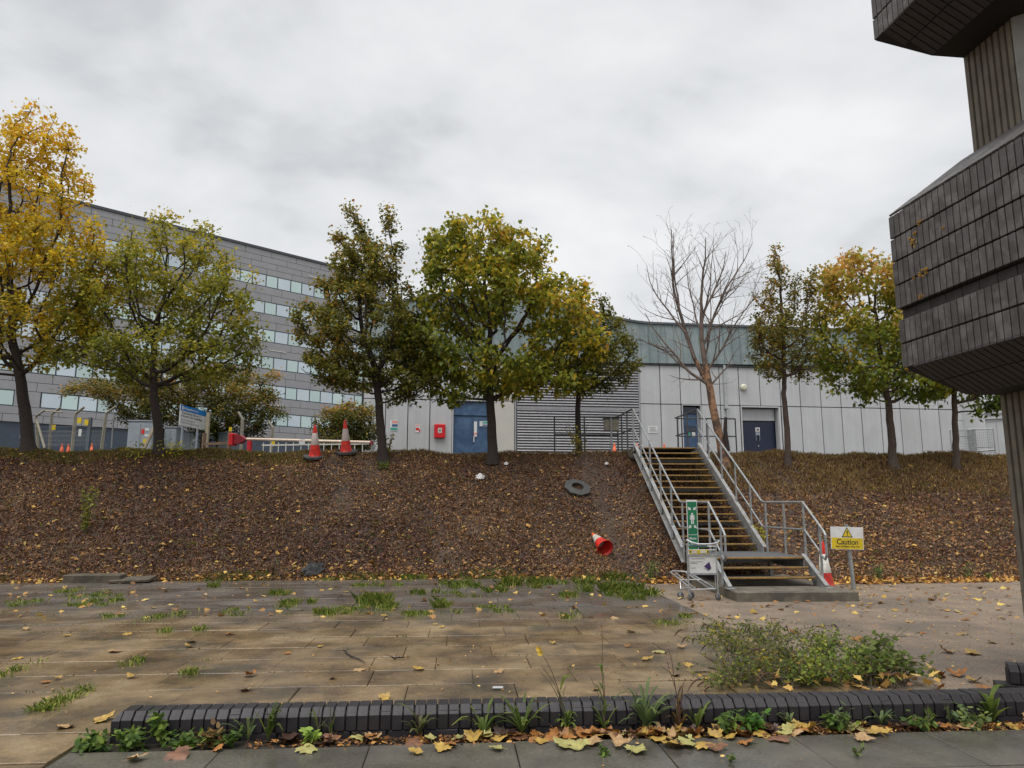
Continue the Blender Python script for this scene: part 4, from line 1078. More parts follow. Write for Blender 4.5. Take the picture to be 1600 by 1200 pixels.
e.rotation_euler = ax.to_track_quat('Z', 'Y').to_euler()
small = [(960, 693, 30, 'nearest of the small orange cones, left of the stair head'), (996, 700, 34, 'small orange cone showing its tip just over the top step, left'), (1038, 700, 34, 'small orange cone tip over the middle of the top step'),
         (97, 697, 33, 'left of the small orange cones inside the wire compound'), (107, 699, 33, 'middle small orange cone inside the wire compound'), (143, 702, 36, 'right of the small orange cones inside the wire compound, by the gate post')]
for x, y, Y, lb in small:
    q = W(x, y, Y); z = float(terr(q[0], q[1], False))
    cone(lb, (q[0], q[1], z), 0.62 if Y < 34 else 0.75, 0.11, 0.2, ('cone_orange', 'cone_orange', 'cone_orange'), group='small orange cones on the upper ground')

# loose cone base, litter
def seat(o, x, y, dz=0.0, rz=0.0):
    p = hit(x, y); o.location = (p[0], p[1], p[2] + dz)
    e_ = 0.15; zx = (float(terr(p[0] + e_, p[1])) - float(terr(p[0] - e_, p[1]))) / (2 * e_); zy = (float(terr(p[0], p[1] + e_)) - float(terr(p[0], p[1] - e_))) / (2 * e_)
    n_ = Vector((-zx, -zy, 1)).normalized(); o.rotation_euler = (n_.to_track_quat('Z', 'Y').to_matrix() @ Matrix.Rotation(rz, 3, 'Z')).to_euler()
    return o
m = MB(); n8 = 16; o_r, i_r = [], []
for k in range(n8):
    a = 2 * math.pi * k / n8; R_ = 0.345 / max(abs(math.cos((a % (math.pi / 4)) - math.pi / 8)), 0.9); 
    o_r.append((R_ * math.cos(a), R_ * math.sin(a))); i_r.append((0.15 * math.cos(a), 0.15 * math.sin(a)))
o = len(m.v)
for z_ in (0.0, 0.05):
    m.v += [(x, y, z_) for x, y in o_r]; m.v += [(x * 1.1, y * 1.1, z_ + (0.02 if z_ else 0)) for x, y in i_r]
for k in range(n8):
    j = (k + 1) % n8
    m.f += [(32 + k, 32 + j, 48 + j, 48 + k), (k, j, 32 + j, 32 + k), (16 + j, 16 + k, 48 + k, 48 + j)]
seat(obj('cone_base', m, 'rubber', label='loose octagonal black rubber cone base lying on the bank left of the stair', cat='cone base'), 902, 766, 0.05)
def crumple(nm, sx, sy, h, mat, **kw):
    m = MB(); N = 9
    for i in range(N):
        for j in range(N):
            a, b = i / (N - 1) - .5, j / (N - 1) - .5
            m.v.append((a * sx * (1 + .2 * math.sin(b * 9)), b * sy * (1 + .25 * math.cos(a * 7)), 0.02 + h * max(0, 1 - 3.4 * (a * a + b * b)) * (0.6 + 0.4 * math.sin(11 * a + 3 * b)) + rng.uniform(0, h * .28)))
    for i in range(N - 1):
        for j in range(N - 1): m.f.append((i * N + j, (i + 1) * N + j, (i + 1) * N + j + 1, i * N + j + 1))
    return obj(nm, m, mat, **kw)
seat(crumple('plastic_bag', 0.24, 0.20, 0.10, 'plastic_bag', label='crumpled white plastic bag on the upper bank', cat='bag'), 750, 748, 0.02)
seat(crumple('black_rag', 0.50, 0.36, 0.10, 'rag', label='crumpled black rag near the foot of the bank', cat='rag'), 489, 893, 0.02, 0.5)
seat(crumple('litter_scrap', 0.12, 0.10, 0.05, 'plastic_bag', label='tiny white scrap of litter high on the bank, near the middle', cat='litter'), 791, 727, 0.02)
seat(crumple('litter_scrap', 0.10, 0.10, 0.05, 'plastic_bag', label='tiny pale scrap of litter beside the upper left of the stair', cat='litter'), 948, 727, 0.02)

# concrete kerb stones at the foot of the bank, left
q = G(96, 914)
kb = obj('kerb_stone', MB().box((0.6, 0.2, 0.09), (1.22, 0.32, 0.22), None, 0.014), 'old_concrete', label='long concrete kerb stone lying at the foot of the bank, left', cat='kerb stone')
kb.location = (q[0], q[1], 0.0); kb.rotation_euler = (0.03, 0.0, 0.06)
kb = obj('concrete_slab', MB().box((0.42, 0.22, 0.0), (0.85, 0.46, 0.055), None, 0.008), 'old_concrete', label='thin broken concrete slab propped against the kerb stone', cat='slab')
q = G(166, 914); kb.location = (q[0] + 0.05, q[1] - 0.02, 0.06); kb.rotation_euler = (0.10, -0.03, 0.10)

# ------------------------------------------------------------------ luggage trolley
q = (G(1079, 939) + G(1121, 938)) / 2
tr = empty('luggage_trolley', (q[0], q[1] + 0.02, 0), 0.06, label='silver luggage trolley with an advert panel standing at the stair foot', cat='trolley')
R1 = 0.0135
hw = 0.27
obj('frame', MB().tube([(-hw, 0, 0.13), (-hw, 0, 1.02)], 0.017, 8).tube([(hw, 0, 0.13), (hw, 0, 1.0)], R1, 8)
    .tube([(hw - 0.035, 0.01, 0.2), (hw - 0.035, 0.01, 0.98)], R1 * .7, 6), 'chrome', tr)
obj('handle', MB().tube([(-hw - 0.02, 0.14, 1.05), (-hw - 0.01, -0.05, 1.08), (-hw + 0.05, -0.13, 1.04), (-0.10, -0.16, 1.01), (0.10, -0.16, 1.01), (hw - 0.02, -0.13, 1.03), (hw + 0.05, -0.05, 1.07), (hw + 0.02, 0.12, 1.06)], 0.02, 8), 'chrome', tr)
obj('brake_bar', MB().tube([(-hw, -0.10, 0.99), (-0.05, -0.13, 0.965), (0.06, -0.13, 0.965)], 0.021, 8), 'handle_green', tr)
obj('cross_bar', MB().tube([(-hw, 0.0, 0.965), (hw, 0.0, 0.965)], R1, 6).tube([(-hw, 0, 0.90), (hw, 0, 0.90)], R1, 6), 'chrome', tr)
lb = obj('yellow_label', MB().box((-0.065, -0.028, 0.868), (0.36, 0.012, 0.075), None, 0.003), 'sign_yellow', tr)
obj('print', MB().box((-0.15, -0.036, 0.868), (0.10, 0.003, 0.045)).box((0.015, -0.036, 0.868), (0.12, 0.003, 0.045)), 'sign_white', lb)
obj('print', MB().box((-0.225, -0.036, 0.868), (0.02, 0.003, 0.03)).box((0.098, -0.036, 0.868), (0.02, 0.003, 0.03)), 'ink', lb)
pf = obj('panel_frame', MB().box((0, -0.018, 0.80), (0.55, 0.03, 0.03)).box((0, -0.018, 0.475), (0.55, 0.03, 0.035)).box((-0.262, -0.018, 0.64), (0.025, 0.03, 0.32)).box((0.262, -0.018, 0.64), (0.025, 0.03, 0.32)), 'chrome', tr)
ad = obj('advert_panel', MB().box((0, -0.016, 0.637), (0.5, 0.014, 0.29)), 'sign_white', tr)
obj('logo', MB().add([(0.02, -0.0255, 0.605), (0.105, -0.0255, 0.545), (0.155, -0.0255, 0.585), (0.125, -0.0255, 0.69)], [(0, 1, 2, 3)]), 'purple', ad)
obj('print', MB().add([(0.0, -0.0250, 0.59), (0.10, -0.0250, 0.525), (0.16, -0.0250, 0.565), (0.155, -0.0250, 0.585), (0.105, -0.0250, 0.545)], [(0, 1, 2, 3, 4)]), 'ink_grey', ad)
for k, (w_, z_) in enumerate(((0.27, 0.745), (0.22, 0.69), (0.13, 0.665), (0.10, 0.58))):
    obj('print', MB().box((-0.225 + w_ / 2, -0.0250, z_), (w_, 0.002, 0.007)), 'ink_grey' if k < 3 else 'ink', ad)
# low platform: two long loops running back to the left, nosed at the far end
plat = MB()
plat.tube([(-0.22, 0.02, 0.20), (-0.30, 0.45, 0.33), (-0.36, 0.86, 0.42), (-0.30, 0.94, 0.44), (-0.12, 0.96, 0.43), (0.0, 0.90, 0.42), (0.22, 0.05, 0.22)], R1 * 1.2, 8)
plat.tube([(-0.13, 0.02, 0.20), (-0.26, 0.84, 0.41)], R1, 6).tube([(0.13, 0.05, 0.21), (-0.06, 0.88, 0.42)], R1, 6)
plat.tube([(-0.24, 0.03, 0.19), (0.24, 0.03, 0.20)], R1, 6).tube([(-0.30, 0.48, 0.32), (0.10, 0.48, 0.32)], R1, 6)
plat.box((0.20, 0.06, 0.205), (0.16, 0.05, 0.035))
obj('platform', plat, 'chrome', tr)
obj('rear_strut', MB().tube([(-0.33, 0.30, 0.18), (-0.16, 0.30, 0.19)], R1, 6).tube([(-0.30, 0.45, 0.33), (-0.32, 0.34, 0.16)], R1, 6), 'chrome', tr)
def wheel(x, y, rz, r=0.062):
    w_ = obj('wheel', MB().lathe([(r * .2, -0.018), (r * .92, -0.018), (r, -0.010), (r, 0.010), (r * .92, 0.018), (r * .2, 0.018)], 20), 'chrome_wheel', tr, smooth=False)
    w_.rotation_euler = (0, math.pi / 2, rz); w_.location = (x, y, r)
    obj('hub', MB().lathe([(0.0, -0.022), (0.022, -0.022), (0.022, 0.022), (0.0, 0.022)], 12), 'chrome', w_)
    f_ = obj('fork', MB().box((0, 0, 0.10), (0.055, 0.05, 0.012)).box((-0.024, 0, 0.075), (0.004, 0.035, 0.06)).box((0.024, 0, 0.075), (0.004, 0.035, 0.06)).tube([(0, 0, 0.10), (0, 0, 0.14)], 0.02, 8), 'chrome', tr)
    f_.location = (x, y, 0.0); f_.rotation_euler = (0, 0, rz)
wheel(-hw + 0.01, -0.02, 0.15); wheel(hw, -0.0, 0.5); wheel(-0.34, 0.30, 0.9); wheel(-0.12, 0.34, 0.6)

# ------------------------------------------------------------------ upper ground, left: sign board, cabinets, fence, barrier
TLb, TRb = W(282, 632, 29.0), W(323, 645, 31.4)
sv = TRb - TLb; sl_ = math.hypot(sv[0], sv[1]); sa = math.atan2(sv[1], sv[0])
hgt = 0.82
site = empty('site_sign', (TLb[0], TLb[1], TLb[2]), sa, label='white site sign board with a blue header on two grey posts', cat='sign')
obj('board', MB().box((sl_ / 2, 0, -hgt / 2), (sl_, 0.03, hgt)), 'sign_white', site)
obj('header', MB().box((sl_ / 2, -0.018, -0.11), (sl_, 0.006, 0.22)), 'sign_blue', site)
obj('logo', MB().box((0.17, -0.023, -0.11), (0.13, 0.004, 0.14)), 'sign_white', site)
def st(s_, size, x, z, mt, b=0.0): text(s_, size, Matrix.Translation((x, -0.024, z)) @ MX, mt, site, sx=2.4, bold=b)
st('Heathrow', 0.13, 0.28, -0.155, 'sign_white', .002)
st('Terminal Drive 1', 0.10, 0.12, -0.335, 'ink_grey', .002)
st('North Car building', 0.10, 0.10, -0.455, 'ink_grey', .002)
st('Entry restricted to', 0.065, 0.10, -0.60, 'ink_grey')
st('authorised personnel only', 0.065, 0.06, -0.70, 'ink_grey')
for xx in (0.42, 1.75):
    obj('post', MB().box((xx, 0.05, -1.5), (0.10, 0.06, 2.6)), 'cabinet_grey', site)
def cabinet(label, x0, x1, ytop, Y, mat, z_extra=0.0, depth=0.6, dark=None, nm='equipment_cabinet', rz=0.1):
    a, b = W(x0, ytop, Y), W(x1, ytop, Y)
    g = float(terr((a[0] + b[0]) / 2, Y, False)) - 0.1
    w_, h_ = b[0] - a[0], a[2] - g
    e = empty(nm, ((a[0] + b[0]) / 2, Y, g), rz, label=label, cat='cabinet')
    obj('body', MB().box((0, depth / 2, h_ / 2), (w_, depth, h_), None, 0.02), mat, e)
    obj('lid', MB().box((0, depth / 2, h_ + 0.02), (w_ + 0.06, depth + 0.06, 0.05)), mat, e)
    obj('door', MB().box((-w_ * .24, -0.015, h_ * .5), (w_ * .46, 0.02, h_ * .86), None, 0.006), mat, e)
    obj('door', MB().box((w_ * .24, -0.015, h_ * .5), (w_ * .46, 0.02, h_ * .86), None, 0.006), mat, e)
    return e, w_, h_
e, w_, h_ = cabinet('tall blue-grey electrical cabinet left of the leaning timber prop', 202, 240, 658, 29, 'cabinet_grey')
obj('warning_label', MB().box((w_ * .1, -0.03, h_ * .72), (0.12, 0.006, 0.2)), 'sign_red', e); obj('notice', MB().box((w_ * .26, -0.03, h_ * .78), (0.16, 0.006, 0.11)).box((w_ * .26, -0.03, h_ * .62), (0.16, 0.006, 0.1)), 'sign_white', e); obj('warning_label', MB().box((w_ * .2, -0.03, h_ * .47), (0.11, 0.006, 0.17)), 'sign_yellow', e)
cabinet('pale grey cabinet just right of the second tree trunk', 258, 276, 668, 30, 'cabinet_grey')
e, w_, h_ = cabinet('low grey double door cabinet beneath the site sign', 283, 314, 675, 32.5, 'cabinet_grey')
obj('notice', MB().box((w_ * .2, -0.03, h_ * .72), (0.15, 0.006, 0.16)), 'sign_white', e)
cabinet('dark slate cabinet behind the red barrier housing', 342, 378, 677, 32, 'cabinet_dark')
def stick(nm, label, cat, a, b, r, mat, n=6, Y=None): 
    return obj(nm, MB().tube([a, b], r, n), mat, label=label, cat=cat)
a, b = W(222, 708, 27.6), W(245, 660, 27.9)
stick('timber_prop', 'weathered timber prop leaning across the tall cabinet', 'prop', a, b, 0.07, 'timber_pale')
a, b = W(322, 704, 28.6), W(324, 646, 28.6)
o = obj('timber_post', MB().box((0, 0, 0.75), (0.12, 0.12, 1.7)), 'timber_pale', label='pale square timber post at the right edge of the site sign', cat='post'); o.location = (a[0], a[1], a[2] - 0.1)
a = W(318, 690, 27.5); b = W(362, 691, 26.8)
tf = empty('timber_fence', (a[0], a[1], a[2]), math.atan2(b[1] - a[1], b[0] - a[0]), label='low rough timber rail between short posts left of the barrier', cat='fence')
Lt = math.hypot(b[0] - a[0], b[1] - a[1])
obj('rail', MB().box((Lt / 2, 0, -0.10), (Lt, 0.05, 0.10)), 'timber', tf)
for xx in (0.0, Lt - 0.15): obj('post', MB().box((xx, 0.02, -0.05), (0.09, 0.12, 0.75)), 'timber', tf)
# rising arm barrier
a = W(365, 687, 26.0); b = W(581, 692, 25.2)
bz = float(terr(a[0], a[1], False))
br = empty('barrier', (a[0], a[1], a[2]), math.atan2(b[1] - a[1], b[0] - a[0]), label='rising arm barrier with maroon housing and a long white skirted arm', cat='barrier')
Lb = math.hypot(b[0] - a[0], b[1] - a[1]); dz_ = (b[2] - a[2]) / Lb
obj('housing', MB().add([(-0.1, -.12, -.18), (0.28, -.12, -.14), (0.5, -.06, .0), (0.28, -.12, .16), (-0.1, -.12, .2), (-0.1, .15, -.18), (0.28, .15, -.14), (0.5, .1, .0), (0.28, .15, .16), (-0.1, .15, .2)],
    [(0, 1, 2, 3, 4), (9, 8, 7, 6, 5), (0, 5, 6, 1), (1, 6, 7, 2), (2, 7, 8, 3), (3, 8, 9, 4), (4, 9, 5, 0)]), 'barrier_red', br)
obj('counterweight', MB().box((-0.02, -0.01, 0.0), (0.16, 0.36, 0.44), None, 0.02), 'box_red', br)
obj('post', MB().box((0.62, 0, -0.45), (0.13, 0.12, 0.8)), 'box_red', br)
obj('arm', MB().tube([(0.5, 0, 0.02), (Lb, 0, 0.02 + dz_ * Lb)], 0.045, 8), 'barrier_cream', br)
obj('skirt_rail', MB().box((Lb / 2 + 0.5, 0, -0.12 + dz_ * Lb / 2), (Lb - 1.2, 0.03, 0.05)), 'barrier_white', br)
x_ = 1.15
for k in range(14):
    obj('skirt_bar', MB().box((x_, 0, -0.36), (0.025, 0.02, 0.48)), 'barrier_white', br); x_ += (Lb - 1.2) / 14
obj('plate', MB().box((2.6, -0.03, -0.12), (0.22, 0.012, 0.2)), 'sign_white', br)
obj('end_cap', MB().box((Lb, 0, 0.0 + dz_ * Lb), (0.1, 0.1, 0.12)), 'barrier_red', br)
obj('rest_post', MB().box((Lb + 0.02, 0.02, -0.45), (0.09, 0.09, 0.75)), 'galvanised', br)
# concrete cranked fence posts with wires
fence = empty('compound_fence', W(120, 705, 33), 0, label='chain link compound fence on cranked concrete posts', cat='fence')
def cpost(x, ybot, xt, ytop, Y, arm, nm='post', mat='post_concrete', r=0.075):
    a = W(x, ybot, Y); b = W(xt, ytop, Y)
    z_ = b[2]
    P3 = (b[0] + arm, Y, z_ + 0.30)
    obj(nm, MB().tube([(a[0], Y, a[2] - 0.6), (b[0], Y, z_), P3], [r, r, r * 0.8], 4), mat, fence, world=True)
    return (b[0], Y, z_)
tops = []
for (x, xt, yt, Y, arm) in ((63, 56, 651, 33, 0.38), (78, 81, 647, 33.4, 0.36), (113, 118, 647, 31, 0.34), (158, 166, 646, 31.2, 0.40)):
    tops.append(cpost(x, 698, xt, yt, Y, arm))
for (x, xt, yt, Y, arm) in ((377, 379, 655, 30, -0.2), (423, 426, 668, 31, -0.22)):
    cpost(x, 702, xt, yt, Y, arm, r=0.07)
a, b = W(70, 700, 32.6), W(57, 655, 33)
obj('brace', MB().tube([tuple(a), tuple(b)], 0.06, 4), 'post_concrete', fence, world=True)
obj('tube_post', MB().tube([tuple(W(174, 700, 31.5)), tuple(W(178, 650, 31.5)), tuple(W(177, 643, 31.5)), tuple(W(172, 642, 31.5))], 0.035, 6), 'galvanised', fence, world=True)
obj('gate_post', MB().box(tuple(W(139, 678, 31)), (0.13, 0.13, 1.4)), 'cabinet_dark', fence, world=True)
wires = []
for yy in (645, 652, 659, 666, 673, 680, 687, 694):
    obj('strand', MB().tube([tuple(W(60, yy + 1, 33)), tuple(W(116, yy + 1, 31.5)), tuple(W(162, yy + 1, 31.2))], 0.008, 3), 'wire', fence, world=True)
lk = MB()
for k in range(46):
    x0 = 60 + k * 2.2
    lk.tube([tuple(W(x0, 672, 33 - (x0 - 60) * .017)), tuple(W(x0 + 7, 698, 33 - (x0 - 53) * .017))], 0.004, 3, False)
    lk.tube([tuple(W(x0 + 7, 672, 33 - (x0 - 53) * .017)), tuple(W(x0, 698, 33 - (x0 - 60) * .017))], 0.004, 3, False)
obj('chain_link', lk, 'wire', fence, world=True, kind='stuff')
for (x, y, Y) in ((84, 668, 33.2), (124, 657, 30.9), (135, 660, 30.9)):
    obj('yellow_plate', MB().box(tuple(W(x, y, Y)), (0.17, 0.02, 0.24)), 'sign_yellow', fence, world=True)
obj('white_plate', MB().box(tuple(W(125, 676, 30.9)), (0.12, 0.02, 0.3)), 'sign_white', fence, world=True)
obj('white_plate', MB().box(tuple(W(33, 678, 30.9)), (0.08, 0.02, 0.3)), 'sign_white', fence, world=True)
for (x, y, Y) in ((360, 671, 31), (427, 693, 30)):
    q = W(x, y, Y); obj('yellow_sign', MB().box((q[0], q[1], q[2]), (0.13, 0.02, 0.2)), 'sign_yellow', fence, world=True)
obj('top_bar', MB().tube([tuple(W(68, 642, 33)), tuple(W(98, 644, 33))], 0.03, 4), 'timber_pale', fence, world=True)

# mesh gate at the far right
q0, q1 = W(1488, 712, 27), W(1556, 712, 26)
mg = empty('mesh_gate', (q0[0], q0[1], q0[2]), math.atan2(q1[1] - q0[1], q1[0] - q0[0]), label='galvanised mesh gate with a broad steel post, right of the thin tree', cat='gate')
Lg = math.hypot(q1[0] - q0[0], q1[1] - q0[1])
obj('frame', MB().tube([(0, 0, -0.4), (0, 0, 0.95), (Lg, 0, 0.9), (Lg, 0, -0.4)], 0.025, 6), 'galvanised', mg)
obj('post', MB().box((Lg * .49, 0.05, 0.25), (0.24, 0.15, 1.35)), 'galvanised', mg)
obj('bracket', MB().tube([(Lg * .40, 0, 0.7), (Lg * .44, 0, 0.0)], 0.02, 5), 'stringer_steel', mg)
obj('rail', MB().tube([(0.2, 0.02, 0.05), (Lg * .45, 0.02, 0.09)], 0.03, 5).tube([(Lg * .6, 0.02, 0.27), (Lg * .95, 0.02, 0.27)], 0.02, 5).tube([(Lg * .6, 0.02, 0.12), (Lg * .98, 0.02, 0.15)], 0.035, 5), 'galvanised', mg)
gm = MB()
for k in range(22): gm.tube([(k * Lg / 22, 0, -0.3), (k * Lg / 22, 0, 0.92)], 0.003, 3, False)
for k in range(14): gm.tube([(0, 0, -0.3 + k * .09), (Lg, 0, -0.3 + k * .09)], 0.003, 3, False)
obj('mesh', gm, 'wire', mg, kind='stuff')

# ================================================================== TREES
def grow(att, trunk, D, dk, maxit=220, jitter=0.12, upb=0.05, di=1e9, seed=0):
    r = np.random.default_rng(seed)
    nodes = [np.array(p, float) for p in trunk]; par = [-1] + list(range(len(trunk) - 1))
    N = np.array(nodes)
    d = np.linalg.norm(att[:, None, :] - N[None], axis=2)
    near = d.argmin(1); dist = d.min(1); alive = np.ones(len(att), bool)
    nodes = list(N)
    cur = N
    for it in range(maxit):
        act = alive & (dist < di)
        if not act.any(): break
        idx = near[act]; A = att[act]
        P = cur[idx]; dv = A - P; dv /= np.maximum(np.linalg.norm(dv, axis=1, keepdims=True), 1e-6)
        u, inv = np.unique(idx, return_inverse=True)
        S = np.zeros((len(u), 3)); np.add.at(S, inv, dv)
        S /= np.maximum(np.linalg.norm(S, axis=1, keepdims=True), 1e-6)
        S += r.normal(0, jitter, S.shape); S[:, 2] += upb
        S /= np.linalg.norm(S, axis=1, keepdims=True)
        new = cur[u] + S * D
        base = len(cur)
        cur = np.vstack([cur, new]); par += list(u)
        aidx = np.where(alive)[0]
        if len(aidx) == 0: break
        d2 = np.linalg.norm(att[aidx][:, None, :] - new[None], axis=2)
        m = d2.min(1); k = d2.argmin(1)
        better = m < dist[aidx]
        near[aidx[better]] = base + k[better]; dist[aidx[better]] = m[better]
        alive[aidx[m < dk]] = False
        # stuck attractors
        if it > 20 and not better.any(): break
    return cur, np.array(par)

def branch_mesh(nodes, par, R, r0, e=2.2, trunkn=0):
    n = len(nodes); cnt = np.ones(n)
    kids = [[] for _ in range(n)]
    for i in range(1, n): kids[par[i]].append(i)
    leafc = np.array([1.0 if not k else 0.0 for k in kids])
    for i in range(n - 1, 0, -1): leafc[par[i]] += leafc[i]
    rad = np.maximum(r0, R * (leafc / leafc[0]) ** (1 / e))
    # trunk keeps a gentle taper below the fork, flares at the ground
    for i in range(trunkn):
        rad[i] = R * (1.0 - 0.28 * i / max(trunkn - 1, 1)); 
    rad[0] = R * 1.45
    if trunkn > 1: rad[1] = R * 1.05
    for i in range(trunkn, n): rad[i] = min(rad[i], rad[par[i]] * 0.97)
    mb = MB()
    stack = [(0, None)]
    while stack:
        s, p0 = stack.pop()
        pts, rr = ([], [])
        if p0 is not None: pts.append(nodes[p0]); rr.append(min(rad[p0], rad[s] * 1.25))
        c = s
        while True:
            pts.append(nodes[c]); rr.append(rad[c])
            ks = sorted(kids[c], key=lambda q: -leafc[q])
            if not ks: break
            for q_ in ks[1:]: stack.append((q_, c))
            c = ks[0]
        rr[-1] *= 0.5
        if len(pts) > 1:
            sd = 10 if rr[0] > 0.08 else (6 if rr[0] > 0.03 else (4 if rr[0] > 0.012 else 3))
            mb.tube(pts, rr, sd, False)
    return mb, rad, leafc

def ell_points(ells, Y, n, depth=0.85, shell=0.35, seed=0, mind=None, ymax=None):
    r = np.random.default_rng(seed); out = []
    E_ = []
    for el in ells:
        cx, cy, rx, ry = el[:4]; wgt = el[4] if len(el) > 4 else 1.0
        c = W(cx, cy, Y); sc = np.linalg.norm(c - np.array([0, 0, EYE])) / F * 0.985
        rx_, rz_ = rx * sc, ry * sc; ry_ = min(rx_ * depth, 2.6) if rx_ > 0.9 else rx_
        E_.append((c, rx_, ry_, rz_, (rx_ * ry_ * rz_) ** 0.8 * wgt))
    tot = sum(e_[4] for e_ in E_)
    for c, a, b, h, w_ in E_:
        k = max(6, int(n * w_ / tot))
        d = r.normal(size=(k, 3)); d /= np.linalg.norm(d, axis=1, keepdims=True)
        q = d * (shell + (1 - shell) * r.random((k, 1)) ** (1 / 2.2))
        out.append(c + q * np.array([a, b, h]))
    return np.vstack(out)

def make_tree(label, path, Y, ells, R, bark, n_att, leaf, pal, D=0.20, dk=0.34, group=None, seed=1, droop=0.55, zclip=None, depth=0.85, name='street_tree', r0=0.007, holes=0.0, clump=0.16, jitter=0.12, e=2.2, leafsd=0.5, upb=0.05, shell=0.35):
    q = hit(*path[0]) if Y is None else None
    if Y is None: Y = q[1]; base = q
    else:
        base = W(*path[0], Y); base[2] = float(terr(base[0], base[1]))
    att = ell_points(ells, Y, n_att, depth, seed=seed, shell=shell)
    ctrl = [base - np.array([0, 0, 0.08])] + [W(x, y, Y + 0.0) for x, y in path[1:]]
    tr_ = []
    for a, b in zip(ctrl[:-1], ctrl[1:]):
        k = max(1, int(np.linalg.norm(b - a) / 0.22))
        for j in range(k): tr_.append(a + (b - a) * j / k + np.array([0.009, 0.009, 0]) * rng.normal(size=3))
    tr_.append(ctrl[-1])
    nodes, par = grow(att, tr_, D, dk, jitter=jitter, seed=seed, upb=upb)
    root = empty(name, base, label=label, cat='tree', group=group)
    mb, rad, lc = branch_mesh(nodes, par, R, r0, trunkn=len(tr_), e=e)
    if leaf is None:
        rt_ = np.random.default_rng(seed + 7)
        for i in range(len(tr_) + 6, len(nodes)):
            if lc[i] > 30 or rt_.random() > .42: continue
            g_ = nodes[i] - nodes[par[i]]; g_ /= np.linalg.norm(g_)
            for _k in range(1 if lc[i] > 3 else 2):
                d_ = g_ * .8 + rt_.normal(0, .55, 3) + np.array([0, 0, .25]); d_ /= np.linalg.norm(d_); L_ = rt_.uniform(.14, .42)
                b_ = d_ + rt_.normal(0, .35, 3)
                mb.tube([nodes[i], nodes[i] + d_ * L_ * .5, nodes[i] + d_ * L_ * .5 + b_ * L_ * .4], [.0048, .0038, .0022], 3, False)
    for i in range(len(mb.v)): mb.v[i] = (mb.v[i][0] - base[0], mb.v[i][1] - base[1], mb.v[i][2] - base[2])
    obj('trunk', mb, bark, root, smooth=True)
    if leaf:
        cnt, size, shape = leaf
        r = np.random.default_rng(seed + 99)
        w_ = (lc <= 3) & (np.arange(len(nodes)) > len(tr_) + 3)
        cand = np.where(w_)[0]
        if holes:
            nv = noise3(nodes[cand], 2.6, seed + 5)
            cand = cand[nv > np.quantile(nv, holes)]
        pick = cand[r.integers(0, len(cand), cnt)]
        P = nodes[pick] + r.normal(0, clump, (cnt, 3)) * np.array([1, 1, 0.8])
        sz = size * r.uniform(0.6, 1.25, cnt)
        V, per = leafcloud(P, sz, shape, droop, leafsd)
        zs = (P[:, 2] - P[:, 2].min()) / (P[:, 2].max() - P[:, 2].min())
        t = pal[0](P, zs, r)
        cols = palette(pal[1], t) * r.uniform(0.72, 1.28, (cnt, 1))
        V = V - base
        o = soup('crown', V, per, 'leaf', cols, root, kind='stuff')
    return root

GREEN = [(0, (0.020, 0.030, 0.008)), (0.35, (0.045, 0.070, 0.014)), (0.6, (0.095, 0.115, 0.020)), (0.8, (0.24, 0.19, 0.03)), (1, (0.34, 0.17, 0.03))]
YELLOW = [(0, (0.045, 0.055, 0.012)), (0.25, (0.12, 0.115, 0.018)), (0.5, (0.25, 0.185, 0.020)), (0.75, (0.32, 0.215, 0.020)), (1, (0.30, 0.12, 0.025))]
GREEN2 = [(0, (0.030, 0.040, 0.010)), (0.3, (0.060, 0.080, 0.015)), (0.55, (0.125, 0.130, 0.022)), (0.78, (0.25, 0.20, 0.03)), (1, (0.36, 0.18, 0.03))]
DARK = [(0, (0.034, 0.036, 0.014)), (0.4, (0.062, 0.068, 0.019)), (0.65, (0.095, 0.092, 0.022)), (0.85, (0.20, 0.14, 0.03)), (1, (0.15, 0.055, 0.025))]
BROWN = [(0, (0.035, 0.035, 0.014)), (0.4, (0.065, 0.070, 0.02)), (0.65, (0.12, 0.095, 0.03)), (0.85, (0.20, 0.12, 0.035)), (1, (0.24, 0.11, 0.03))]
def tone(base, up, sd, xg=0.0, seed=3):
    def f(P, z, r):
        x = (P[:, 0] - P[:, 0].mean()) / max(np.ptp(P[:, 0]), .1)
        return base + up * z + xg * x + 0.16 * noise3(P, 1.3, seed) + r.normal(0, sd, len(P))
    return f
GT = 'trees in a row along the crest of the bank'
make_tree('tall golden yellow tree at the left edge, dark forked trunk', [(45, 705), (40, 650), (33, 600), (28, 572)], 20.4,
          [(28, 320, 95, 95, 1), (75, 440, 95, 110, 1), (-55, 400, 110, 170, 1), (55, 230, 45, 55, .8), (72, 172, 15, 32, .3), (112, 215, 15, 36, .4), (132, 250, 18, 30, .5), (15, 520, 110, 55, 1), (112, 440, 62, 55, 1), (20, 235, 60, 40, .7), (150, 400, 30, 25, .4)],
          0.175, 'bark_dark', 1700, (30000, 0.114, SMALLM), (tone(0.30, 0.42, 0.13, 0.0), YELLOW), group=GT, seed=3, holes=0.20)
